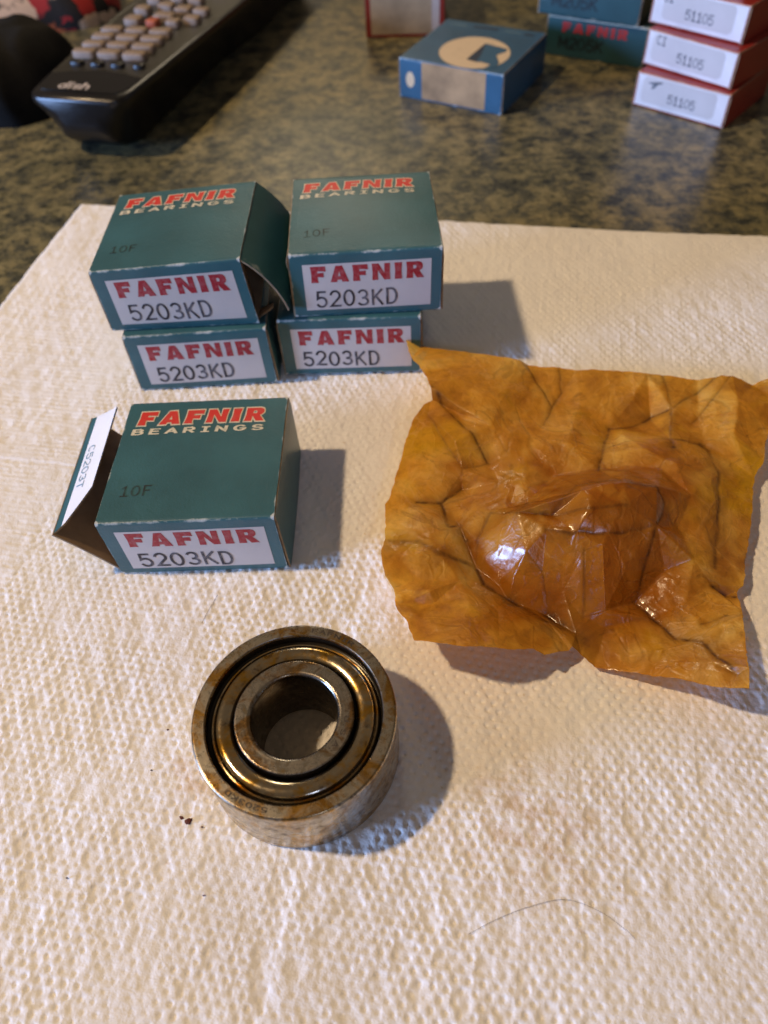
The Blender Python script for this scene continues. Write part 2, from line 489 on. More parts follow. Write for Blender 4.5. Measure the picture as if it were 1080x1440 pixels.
# ------------------------------------------------------------------ countertop (setting)
def build_counter():
    x0, x1, y0, y1, z1, z0, r = -850, 850, -420, 1150, -1.0, -39, 6
    prof = [(0, z0)] + [(0, z1 - r)] + [(r - r * math.cos(R(a)), z1 - r + r * math.sin(R(a))) for a in (22, 45, 68, 90)]
    rings = []
    for ins, z in prof:
        rings.append([(x0 + ins, y0 + ins, z), (x1 - ins, y0 + ins, z), (x1 - ins, y1 - ins, z), (x0 + ins, y1 - ins, z)])
    vs = [p for rg in rings for p in rg]; fs = []
    for k in range(len(rings) - 1):
        for i in range(4): fs.append((k * 4 + i, k * 4 + (i + 1) % 4, (k + 1) * 4 + (i + 1) % 4, (k + 1) * 4 + i))
    n = len(vs); fs.append((n - 4, n - 3, n - 2, n - 1)); fs.append((3, 2, 1, 0))
    o = mesh_obj('countertop', vs, fs, M['counter'])
    o['kind'] = 'structure'
    o['label'] = 'mottled olive brown and black stone patterned countertop'
build_counter()

# ------------------------------------------------------------------ paper towel
TA = R(-13.0)
TEX = np.array([math.cos(TA), math.sin(TA)]); TEY = np.array([-math.sin(TA), math.cos(TA)])
TC = np.array([-114.5, 301.0])
def towel_uv(x, y):
    d = np.array([x, y]) - TC
    return float(d @ TEX), float(d @ TEY)
BEAR = (-20.32, 63.24)
def build_towel():
    us = np.concatenate([np.arange(0, 60, .9), np.arange(60, 268, .33), np.arange(268, 285.1, .9)])
    vs_ = [0.0]
    while vs_[-1] > -292:
        t = -vs_[-1]
        vs_.append(vs_[-1] - (0.72 - 0.41 * min(1, t / 190)))
    vv = np.array(vs_)
    U, Vv = np.meshgrid(us, vv)
    n1, n2, n3, n4 = VN(1), VN(2), VN(3), VN(4)
    # small pin-dot emboss on a staggered lattice, slightly irregular
    wu = U + .5 * n1(U / 9, Vv / 9); wv = Vv + .5 * n2(U / 9 + 40, Vv / 9)
    def dots(pu, pv, off=0.0):
        best = np.full(U.shape, 99.0); amp = np.zeros_like(U)
        for sh in (0, 1):
            a = (wu + off) / pu + .5 * sh; b = (wv + off) / (2 * pv) + .5 * sh
            da = (a - np.round(a)) * pu; db = (b - np.round(b)) * 2 * pv
            ra = n3(np.round(a) * 1.7 + 13 * sh, np.round(b) * 2.3) + .5
            r = np.hypot(da, db)
            amp = np.where(r < best, .5 + .8 * ra, amp); best = np.minimum(best, r)
        return best, amp
    r1, a1 = dots(2.5, 1.75)
    r2, a2 = dots(7.4, 5.9, 2.1)
    big = np.clip((2.3 - r2) / 1.0, 0, 1); big = big * big * (3 - 2 * big) * np.clip(a2 * 1.5 - .5 + 1.2 * n4(U / 14, Vv / 14), 0, 1)
    pat = np.clip(.85 + 1.1 * n2(U / 7 + 31, Vv / 9), .2, 1.3)
    h = (-.40 * np.exp(-(r1 / .36) ** 2) * a1 + .075 * np.exp(-((r1 - .95) / .34) ** 2)) * pat * (1 - .4 * big) - .17 * big
    h += .14 * n1(U / 3.3 + 7, Vv / 5.3) + .10 * n2(U / 1.1, Vv / 2.0) + .20 * n4(U / 1.3 + 3, Vv / 5.0) + .10 * n3(U / .8, Vv / .9)
    h += .60 * n3(U / 24, Vv / 30) + .25 * n1(U / 9 + 5, Vv / 14) + .40 * n4(U / 60 + 9, Vv / 55)
    # the fold down the middle and the fainter fold across
    X0 = TC[0] + U * TEX[0] + Vv * TEY[0]; Y0 = TC[1] + U * TEX[1] + Vv * TEY[1]
    press = np.clip((np.hypot(X0 - BEAR[0], Y0 - BEAR[1]) - 20) / 10, 0, 1)
    uc = 149.5 + .012 * (Vv + 200) + .5 * n1(Vv / 40, Vv * 0)
    d = U - uc
    fade = np.clip((-Vv - 90) / 140, .30, 1) * press
    h += fade * (.5 * (1 + np.tanh(d / .8)) * .20 * np.exp(-np.maximum(d, 0) / 9.0) - .5 * (1 - np.tanh(d / .8)) * .36 * np.exp(np.minimum(d, 0) / 3.5))
    d = Vv + 139 + .6 * n2(U / 30, U * 0)
    h += np.where(U < 100, .22, .08) * np.where(d > 0, np.exp(-d / 4), -.6 * np.exp(d / 3))
    h = h - .30
    h = np.where(h > -.05, -.05 + .5 * (h + .05), h)
    # thin ragged edge lying on the counter
    dedge = np.minimum(np.minimum(U, 285 - U), np.minimum(-Vv, Vv + 292))
    h = h * np.clip(dedge / 3, .3, 1) - .42 * np.clip(1 - dedge / 2.5, 0, 1)
    h = np.where(h < -.7, -.7 - .23 * (1 - np.exp((h + .7) / .23)), h)
    Uj = U + np.where((U < .5), .5 * n1(Vv / 2.2, Vv * 0 + 3), 0)
    Vj = Vv + np.where((Vv > -.5), .6 * n2(U / 2.0, U * 0 + 5) + 1.6 * n3(U / 45, U * 0), 0)
    X = TC[0] + Uj * TEX[0] + Vj * TEY[0]; Y = TC[1] + Uj * TEX[1] + Vj * TEY[1]
    oilm = np.exp(-(np.maximum(np.hypot(X - BEAR[0] + 22, Y - BEAR[1] + 3) - 2, 0) / 5) ** 2) * .5
    oilm = np.maximum(oilm, .5 * np.exp(-((X - 24) ** 2 + (Y - 44) ** 2) / 14 ** 2))
    ny, nx = U.shape
    co = np.stack([X - 0, Y - 150, h], -1).reshape(-1, 3) * S
    idx = np.arange(nx * ny).reshape(ny, nx)
    q = np.stack([idx[:-1, :-1], idx[1:, :-1], idx[1:, 1:], idx[:-1, 1:]], -1).reshape(-1, 4)
    me = bpy.data.meshes.new('paper_towel')
    me.vertices.add(len(co)); me.vertices.foreach_set('co', co.ravel())
    me.loops.add(q.size); me.loops.foreach_set('vertex_index', q.ravel().astype(np.int32))
    me.polygons.add(len(q)); me.polygons.foreach_set('loop_start', np.arange(0, q.size, 4, dtype=np.int32))
    me.polygons.foreach_set('use_smooth', np.ones(len(q), dtype=bool))
    at = me.attributes.new('oil', 'FLOAT', 'POINT'); at.data.foreach_set('value', oilm.ravel().astype(np.float32))
    me.materials.append(M['towel'])
    me.update(); me.validate()
    o = bpy.data.objects.new('paper_towel', me); COL.objects.link(o)
    o.location = (0, .150, 0)
    tag(o, 'white embossed paper towel spread flat under the bearing and boxes, creased down its middle', 'paper towel')
build_towel()

# ------------------------------------------------------------------ cartons
def make_warp(W, D, H, bow=0.0, front=0.0, corners=None, sag=0.0):
    corners = corners or {}
    def wf(p):
        x, y, z = p
        u = x / (W / 2); v = y / (D / 2); w = z / H
        cu = max(-1, min(1, u)); cv = max(-1, min(1, v)); cw = max(0, min(1, w))
        q = Vector((x, y, z))
        q.z += bow * (1 - cu * cu) * (1 - cv * cv) * cw
        q.y -= front * (1 - cu * cu) * (1 - (2 * cw - 1) ** 2) * (1 - cv) / 2
        q.y += front * (1 - cu * cu) * (1 - (2 * cw - 1) ** 2) * (1 + cv) / 2
        for (a, b, c), d in corners.items():
            k = (1 + a * cu) / 2 * (1 + b * cv) / 2 * (cw if c else 1 - cw)
            q += Vector(d) * k
        return tuple(q)
    return wf

def sleeve(W, D, H, wf, mats, parent, name='sleeve', rad=.55, t=.45):
    """four-sided carton tube (front, top, back, bottom) with board thickness"""
    def prof(hw, z0, z1, r):
        cs = [((hw - r), z0 + r, -90), ((hw - r), z1 - r, 0), (-(hw - r), z1 - r, 90), (-(hw - r), z0 + r, 180)]
        arcs = []
        for cy, cz, a0 in cs:
            arcs.append([(cy + r * math.cos(R(a0 + a)), cz + r * math.sin(R(a0 + a))) for a in (0, 30, 60, 90)])
        pts, e = [], []
        for k in range(4):
            pts += arcs[k]; e += [.8, 1, 1, .8]
            a = arcs[k][-1]; b = arcs[(k + 1) % 4][0]
            L = math.hypot(b[0] - a[0], b[1] - a[1])
            for f in [.7 / L] + [.15 + .7 * q / 5 for q in range(6)] + [1 - .7 / L]:
                pts.append((a[0] + (b[0] - a[0]) * f, a[1] + (b[1] - a[1]) * f)); e.append(0)
        return pts, e
    po, eo = prof(D / 2, 0, H, rad)
    pi_, _ = prof(D / 2 - t, t, H - t, .12)
    xs = [-W / 2, -W / 2 + .35, -W / 2 + .9] + [-W / 2 + 3 + (W - 6) * k / 9 for k in range(10)] + [W / 2 - .9, W / 2 - .35, W / 2]
    ex = [1, .7, 0] + [0] * 10 + [0, .7, 1]
    n = len(po); vs, ed, fs, mi = [], [], [], []
    for lay, pr in ((0, po), (1, pi_)):
        for i, x in enumerate(xs):
            for k, (y, z) in enumerate(pr):
                jx = 0
                if i in (0, len(xs) - 1): jx = .16 * mnoise.noise(Vector((y * .6 + W, z * .6, x)))
                vs.append(wf((x + jx, y, z))); ed.append((max(ex[i], eo[k]) + (1.0 if ex[i] > .6 and eo[k] > .5 else 0)) if lay == 0 else 0)
    m_ = len(xs)
    for i in range(m_ - 1):
        for k in range(n):
            k2 = (k + 1) % n
            fs.append((i * n + k, i * n + k2, (i + 1) * n + k2, (i + 1) * n + k)[::-1]); mi.append(0)
            b = m_ * n
            fs.append((b + i * n + k, b + i * n + k2, b + (i + 1) * n + k2, b + (i + 1) * n + k)); mi.append(1)
    for i, fl in ((0, False), (m_ - 1, True)):
        for k in range(n):
            k2 = (k + 1) % n
            f = (i * n + k, i * n + k2, m_ * n + i * n + k2, m_ * n + i * n + k)
            fs.append(f[::-1] if fl else f); mi.append(2)
    return mesh_obj(name, vs, fs, mats, parent, smooth=True, midx=mi, attrs={'edge': ed}, auto=40)

def end_panel(W, D, H, side, wf, mats, parent, bul=.35, flare=0.0, name='end_flap', t=.45):
    """closed end: board hung from the top edge, bulging a little"""
    def fn(u, v):
        y = -side * (D / 2 - .3) * (2 * u - 1) * -1; z = .15 + v * (H - .45)
        x = W / 2 + .05 + t + bul * (1 - (2 * u - 1) ** 2) * (1 - v ** 2) + flare * (1 - v) ** 2
        if v > .93: x -= .25 * (v - .93) / .07
        return wf((side * x, y, z))
    vs, fs, mi, ring = slab(fn, 10, 8, lambda u, v: (-side * t, 0, 0))
    ed = [0.0] * len(vs)
    for k in ring: ed[k] = .75
    return mesh_obj(name, vs, fs, mats, parent, smooth=True, midx=mi, attrs={'edge': ed}, auto=40)

BW, BD, BH = 41.9, 40.9, 20.5
CART = [M['teal'], M['board'], M['rim']]
def print_label(root, wf, W, D, H, seed):
    """white printed panel on the front with the brand and the part number"""
    def fp(u, v, lift):            # u across, v up, lift towards the viewer
        p = wf((u, -D / 2, v)); return (p[0], p[1] - lift, p[2])
    x0, x1, z0, z1 = -W / 2 + 3.4, W / 2 - 2.9, .115 * H, .845 * H
    vs, fs = grid_mesh(16, 8, lambda a, b: fp(x0 + (x1 - x0) * a, z0 + (z1 - z0) * b, .05))
    lab = mesh_obj('label', vs, fs, M['label'], root, smooth=True)
    lw, lh = x1 - x0, z1 - z0
    place_text('brand_lettering', heavy_mesh('FAFNIR'), (x0 + .06 * lw, z0 + .61 * lh, x0 + .945 * lw, z0 + .955 * lh), M['red'], lab, fp, .10)
    rs = random.Random(seed); ox, oz, sl_ = rs.uniform(-.5, .7), rs.uniform(-.35, .25), rs.uniform(-.012, .02)
    place_text('part_number', text_mesh('5203KD', rs.uniform(.135, .165), track=.20, jitter=.05, seed=seed), (x0 + .085 * lw + ox, z0 + .075 * lh + oz, x0 + .73 * lw + ox, z0 + .41 * lh + oz), M['black'], lab, lambda a, b, c: fp(a, b + sl_ * a, c), .11)
    return lab

def print_top(root, wf, W, D, H, seed, stamp_ink='faint', dx=0):
    def tp(u, v, lift):
        p = wf((u, v, H)); return (p[0], p[1], p[2] + lift)
    hm = heavy_mesh('FAFNIR')
    sl = lambda a, b, c: tp(a + .10 * (b - 11.6), b, c)
    o1 = place_text('brand_outline', heavy_mesh('FAFNIR', outline=.13), (-17.7 + dx, 11.5, 15.4 + dx, 16.6), M['cream'], root, sl, .05)
    place_text('brand_lettering', hm, (-17.7 + dx, 11.6, 15.4 + dx, 16.5), M['red_top'], root, sl, .09)
    place_text('bearings_lettering', text_mesh('BEARINGS', .22, track=.42), (-18.0 + dx, 8.35, 15.5 + dx, 10.1), M['cream'], root, sl, .06)
    place_text('batch_stamp', text_mesh(['i1', '0', 'F'], .13, track=.22, jitter=.03, seed=seed), (-16.9, -12.2, -9.7, -9.2), M[stamp_ink], root, tp, .05)

BOXES = {}
def bearing_box(key, loc, rz, label, seed, left='closed', right='closed', top=True, **wk):
    root = thing('bearing_box', label, 'box', loc, rz, 'teal bearing boxes on the paper towel')
    rs = random.Random(seed * 7)
    wf = make_warp(BW, BD, BH, bow=rs.uniform(.15, .4), front=rs.uniform(.1, .3), **wk)
    sleeve(BW, BD, BH, wf, CART, root)
    if left == 'closed': end_panel(BW, BD, BH, -1, wf, CART, root)
    if right == 'closed': end_panel(BW, BD, BH, 1, wf, CART, root, flare=.25)
    print_label(root, wf, BW, BD, BH, seed)
    if top: print_top(root, wf, BW, BD, BH, seed)
    BOXES[key] = (root, wf)
    return root, wf

def curved_flap(parent, wf, side, hinge_x, hinge_z, length, ang0, ang1, y0, y1, mats, name='end_flap', up=True, n=8, t=.45, sag=0.0):
    """board panel that leaves its hinge line and curves; angles from straight up (up) or straight down"""
    pts = [(0.0, 0.0)]
    for k in range(n):
        a = R(ang0 + (ang1 - ang0) * (k + .5) / n)
        pts.append((pts[-1][0] + math.sin(a) * length / n, pts[-1][1] + (1 if up else -1) * math.cos(a) * length / n))
    def fn(u, v):
        k = v * n; i = min(int(k), n - 1); f = k - i
        dx = pts[i][0] * (1 - f) + pts[i + 1][0] * f; dz = pts[i][1] * (1 - f) + pts[i + 1][1] * f
        y = y0 + (y1 - y0) * u
        b = wf((side * hinge_x, y, hinge_z))
        return (b[0] + side * dx, b[1], b[2] + dz + sag * math.sin(math.pi * u) * v)
    a = R((ang0 + ang1) / 2)
    nrm = (-side * math.cos(a) * t, 0, (1 if up else -1) * math.sin(a) * t)
    vs, fs, mi, ring = slab(fn, 8, n, lambda u, v: nrm)
    flip = (side > 0) != up
    ed = [0.0] * len(vs)
    for k in ring: ed[k] = .7
    if flip: fs = [f[::-1] for f in fs]
    o = mesh_obj(name, vs, fs, mats, parent, smooth=True, midx=mi, attrs={'edge': ed}, auto=40)
    return o, fn

def build_front_boxes():
    # the emptied box, its left end open
    root, wf = bearing_box('open', (-45.0, 131.7, 0), -.0478, 'open teal bearing box standing alone, white printed flap sticking out of its end', 3, left='open',
        corners={(-1, 1, 1): (.2, 0, -.1), (1, -1, 1): (-.4, .2, -.1), (-1, -1, 1): (-.2, -.3, .1)})
    fl, fn = curved_flap(root, wf, -1, BW / 2 - .1, .30, 20.0, 34, 42, -BD / 2 + .5, BD / 2 - .6, CART, up=True)
    f0 = np.array(fn(.0, 1)); f1 = np.array(fn(1, 1))
    # tuck flap, folded back up from the end flap's far edge
    tx = np.array([math.cos(R(27)), 0, math.sin(R(27))]); L = 9.6
    nrm = np.array([-math.sin(R(27)), 0, math.cos(R(27))])
    yv = np.array([0, 1.0, 0])
    def tk(t, y, lift=0):     # t: 0 at the fold .. 1 free edge
        bend = -1.0 * (t * (1 - t)) * .6
        return tuple(f0 * 0 + np.array([f0[0], 0, f0[2]]) + yv * y + tx * (t * L) + nrm * (lift + bend * 1.0))
    def yl(t): return np.interp(t, [0, .35, .42, .92, 1.0], [f0[1] + .2, f0[1] + 2.6, f0[1] + 3.6, -9.6, -8.6])
    def yr(t): return np.interp(t, [0, 1], [f1[1] - .4, f1[1] - .6])
    def tf(u, v): return tk(v, yl(v) + (yr(v) - yl(v)) * u)
    vs, fs, mi, ring = slab(tf, 10, 20, lambda u, v: tuple(-nrm * .45))
    # first strip next to the fold is teal, the rest white
    for j in range(20):
        for i in range(10):
            mi[j * 10 + i] = 0 if j < 5 else 3
    ed = [0.0] * len(vs)
    for k in ring: ed[k] = .5
    tuck = mesh_obj('tuck_flap', vs, fs, [M['teal'], M['board'], M['rim'], M['flap_white']], fl, smooth=True, midx=mi, attrs={'edge': ed}, auto=40)
    tuck['label'] = 'white tuck flap with teal strip along its fold'
    place_text('flap_code', text_mesh('C5203T', .12, track=.12), (0, 0, 1, 1), M['blue_ink'], tuck,
               lambda a, b, c: tk(.36 + .22 * b, 7.6 - 14.5 * a, c), .06)
    # dust flap folded into the mouth
    def df(u, v):
        b = wf((-BW / 2 + .3, -BD / 2 + .6, 1.0 + 18.5 * u)); return (b[0] + 3.2 * v * v + 1.0 * v, b[1] + 10 * v, b[2] - (.5 - u) * 2 * v)
    vs, fs, mi, ring = slab(df, 5, 5, lambda u, v: (.4, 0, 0))
    mesh_obj('dust_flap', vs, fs, [M['grey_board'], M['grey_board'], M['rim']], root, smooth=True, midx=mi, attrs={'edge': [0] * len(vs)})

    # left stack
    bearing_box('ll', (-50.7, 201.7, 0), -.0139, 'closed teal bearing box at the bottom of the stack with the gaping flap', 5, top=False,
                corners={(1, -1, 1): (-.4, 0, 0)})
    root, wf = bearing_box('lu', (-53.2, 204.1, 20.62), -.0368, 'teal bearing box topmost of its stack, curled end flap gaping against its neighbour', 6, right='open',
                corners={(1, 1, 1): (.5, .3, 1.4), (1, -1, 1): (-.6, .2, .9), (-1, -1, 1): (-.3, -.3, -.5), (-1, 1, 1): (.2, -.3, -.5), (1, -1, 0): (.9, .2, 0), (1, 0, 1): (-.6, 0, 0)})
    fl, fn = curved_flap(root, wf, 1, BW / 2 + .1, BH - .35, 20.5, 52, 14, -BD / 2 + .2, BD / 2 - .4, CART, up=False)
    def df(u, v):
        b = wf((BW / 2 - .2, -BD / 2 + .6, .8 + 18.2 * u)); return (b[0] - .5 - 1.6 * v, b[1] + 11 * v, b[2])
    vs, fs, mi, ring = slab(df, 5, 5, lambda u, v: (-.4, 0, 0))
    mesh_obj('dust_flap', vs, fs, [M['board'], M['grey_board'], M['rim']], root, smooth=True, midx=mi, attrs={'edge': [0] * len(vs)})
    def df2(u, v):
        b = wf((BW / 2 - .1, -BD / 2 + 2.0 + 4.2 * u, .55)); return (b[0] + 4.5 * v, b[1] + .5 * v * (1 - 2 * u) * 2, b[2] - .1 + 2.6 * v)
    vs, fs, mi, ring = slab(df2, 4, 4, lambda u, v: (0, 0, .35))
    mesh_obj('torn_tab', vs, fs, [M['board'], M['board'], M['rim']], root, smooth=True, midx=mi, attrs={'edge': [0] * len(vs)})

    # right stack
    bearing_box('rl', (-4.9, 203.0, 0), -.066, 'closed teal bearing box at the bottom of its stack, partly hidden by the amber paper', 8, top=False)
build_front_boxes()

def build_right_upper():
    root = thing('bearing_box', 'closed teal bearing box with scuffed corners, topmost of its stack behind the amber paper', 'box', (-.2, 204.5, 20.62), -.0326, 'teal bearing boxes on the paper towel')
    wf = make_warp(BW, BD, BH, bow=.7, front=.2, corners={(-1, -1, 1): (.8, .8, -.7), (1, -1, 1): (.9, -.4, .2), (1, 1, 1): (-.3, 0, .3), (-1, 1, 1): (.3, 0, .2), (-1, -1, 0): (.4, 0, 0), (1, -1, 0): (.5, 0, 0)})
    sleeve(BW, BD, BH, wf, CART, root)
    end_panel(BW, BD, BH, -1, wf, CART, root, bul=.2)
    end_panel(BW, BD, BH, 1, wf, CART, root, bul=.5, flare=.2)
    print_label(root, wf, BW, BD, BH, 12)
    print_top(root, wf, BW, BD, BH, 14, stamp_ink='faint')
    # torn brown paper at the left front corner
    def tn(u, v):
        b = wf((-BW / 2 - .35, -BD / 2 + .1 + 3.2 * u, BH - .2 - 4.5 * v)); return (b[0] - .5 * math.sin(math.pi * v) * (1 - u), b[1], b[2])
    vs, fs, mi, ring = slab(tn, 4, 4, lambda u, v: (.25, 0, 0))
    mesh_obj('torn_edge', vs, fs, [M['board'], M['board'], M['rim']], root, smooth=True, midx=mi, attrs={'edge': [0] * len(vs)})
build_right_upper()

# ------------------------------------------------------------------ bearing
def lathe(name, prof, mat, parent, n=160, auto=35, closed=True, mfn=None):
    vs, fs, mi = [], [], []
    k = len(prof)
    for i in range(n):
        a = 2 * math.pi * i / n
        vs += [(r * math.cos(a), r * math.sin(a), z) for r, z in prof]
    for i in range(n):
        j = (i + 1) % n
        for q in range(k if closed else k - 1):
            q2 = (q + 1) % k
            fs.append((i * k + q, j * k + q, j * k + q2, i * k + q2))
            mi.append(mfn(prof[q], prof[q2]) if mfn else 0)
    return mesh_obj(name, vs, fs, mat, parent, smooth=True, auto=auto, midx=mi)

def build_bearing():
    root = thing('ball_bearing', 'oily double row steel ball bearing lying flat on the paper towel', 'bearing', (BEAR[0], BEAR[1], 0.0))
    Hh = 17.5
    st_face = mat_steel('oily_outer_ring_steel', (.46, .445, .42), (.38, .225, .055), .24, .35)
    st_in = mat_steel('oily_inner_ring_steel', (.43, .42, .415), (.32, .20, .085), .21, .2)
    bore_m = mat_steel('oily_shaded_bore_steel', (.14, .115, .085), (.08, .055, .03), .25, .5)  # same oily steel as the ring, with the bore's shade painted in
    st_sh = mat_steel('oily_shield_steel', (.62, .56, .46), (.70, .42, .07), .10, .4, False)
    dark = mat_plain('dark_gap_shade', (.012, .009, .006), .25, .3, 300)  # near-black colour standing in for the shade in the ring gaps
    def mirror(p): return p + [(r, Hh - z) for r, z in reversed(p)]
    # profile written from the outside bottom upwards (counter-clockwise in r,z)
    up = [(20.0, Hh / 2), (20.0, Hh - .75), (20.0, Hh - .6), (19.92, Hh - .28), (19.75, Hh - .09), (19.55, Hh), (19.45, Hh), (17.65, Hh), (17.55, Hh), (17.42, Hh - .10), (17.34, Hh - .40), (17.3, Hh - .6), (17.3, Hh - 2.6), (16.9, Hh - 2.9), (16.1, Hh - 3.0), (16.1, Hh / 2 + 1)]
    prof = [(r, z) for r, z in up] + [(r, Hh - z) for r, z in reversed(up)]
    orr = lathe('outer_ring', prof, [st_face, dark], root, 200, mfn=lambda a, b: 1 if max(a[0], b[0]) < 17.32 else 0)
    inn = [(8.5, Hh / 2), (8.5, Hh - .95), (8.62, Hh - .62), (8.85, Hh - .42), (9.15, Hh - .28), (9.25, Hh - .28), (11.4, Hh - .28), (11.5, Hh - .28), (11.7, Hh - .42), (11.78, Hh - .75), (11.8, Hh - 4.5), (11.2, Hh / 2 + 2)]
    prof = [(r, z) for r, z in inn] + [(r, Hh - z) for r, z in reversed(inn)]
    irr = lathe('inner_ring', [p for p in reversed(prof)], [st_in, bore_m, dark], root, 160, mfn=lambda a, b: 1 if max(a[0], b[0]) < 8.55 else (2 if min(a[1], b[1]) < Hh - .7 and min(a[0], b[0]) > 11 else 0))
    def shield(z):
        return [(12.2, Hh - 4.0), (12.2, Hh - 1.9), (12.32, Hh - 1.5), (12.7, Hh - 1.2), (13.2, Hh - .98), (13.8, Hh - .84), (14.3, Hh - .81), (14.8, Hh - .88), (15.3, Hh - 1.08), (15.7, Hh - 1.40), (15.92, Hh - 1.80), (16.1, Hh - 2.05), (16.3, Hh - 1.95), (16.45, Hh - 2.05), (16.5, Hh - 2.4), (16.5, Hh - 2.92), (16.0, Hh - 2.95), (15.2, Hh - 1.8), (14.2, Hh - 1.2), (13.2, Hh - 1.5), (12.6, Hh - 2.1), (12.5, Hh - 4.0)]
    lathe('shield', [p for p in reversed(shield(0))], st_sh, root, 200, auto=50)
    lathe('lower_shield', [(r, Hh - z) for r, z in shield(0)], st_sh, root, 120, auto=50)
    lathe('gap_shade_disc', [(11.9, Hh - 4.6), (16.0, Hh - 4.6), (16.0, Hh - 5.0), (11.9, Hh - 5.0)][::-1], dark, root, 96)  # dark disc added between the rings so the gap looks shaded
    # stamped marks
    mk = mat_plain('stamped_mark', (.045, .033, .022), .5, .4, 900)
    def polar(tm, a0, a1, r0, r1, z, name, par):
        vs, fs, lay, w = tm
        pts = []
        for (a, c), l in zip(vs, lay):
            an = R(a0 + (a1 - a0) * a / w); r = r0 + (r1 - r0) * c
            pts.append((r * math.cos(an), r * math.sin(an), z + .012 + l))
        mesh_obj(name, pts, fs, mk, par)
    polar(text_mesh('FAFNIR', .21, track=.22, seed=2, jitter=.04), 79, 50, 18.2, 19.0, Hh, 'stamped_brand', orr)
    polar(text_mesh('5203KD', .20, track=.24, seed=4, jitter=.04), -104, -131, 18.1, 18.95, Hh, 'stamped_part_number', orr)
    polar(text_mesh('U.S.A.', .22, track=.3, seed=5, jitter=.06), -6, -48, 9.9, 10.75, Hh - .28, 'stamped_origin', irr)
    return root
build_bearing()

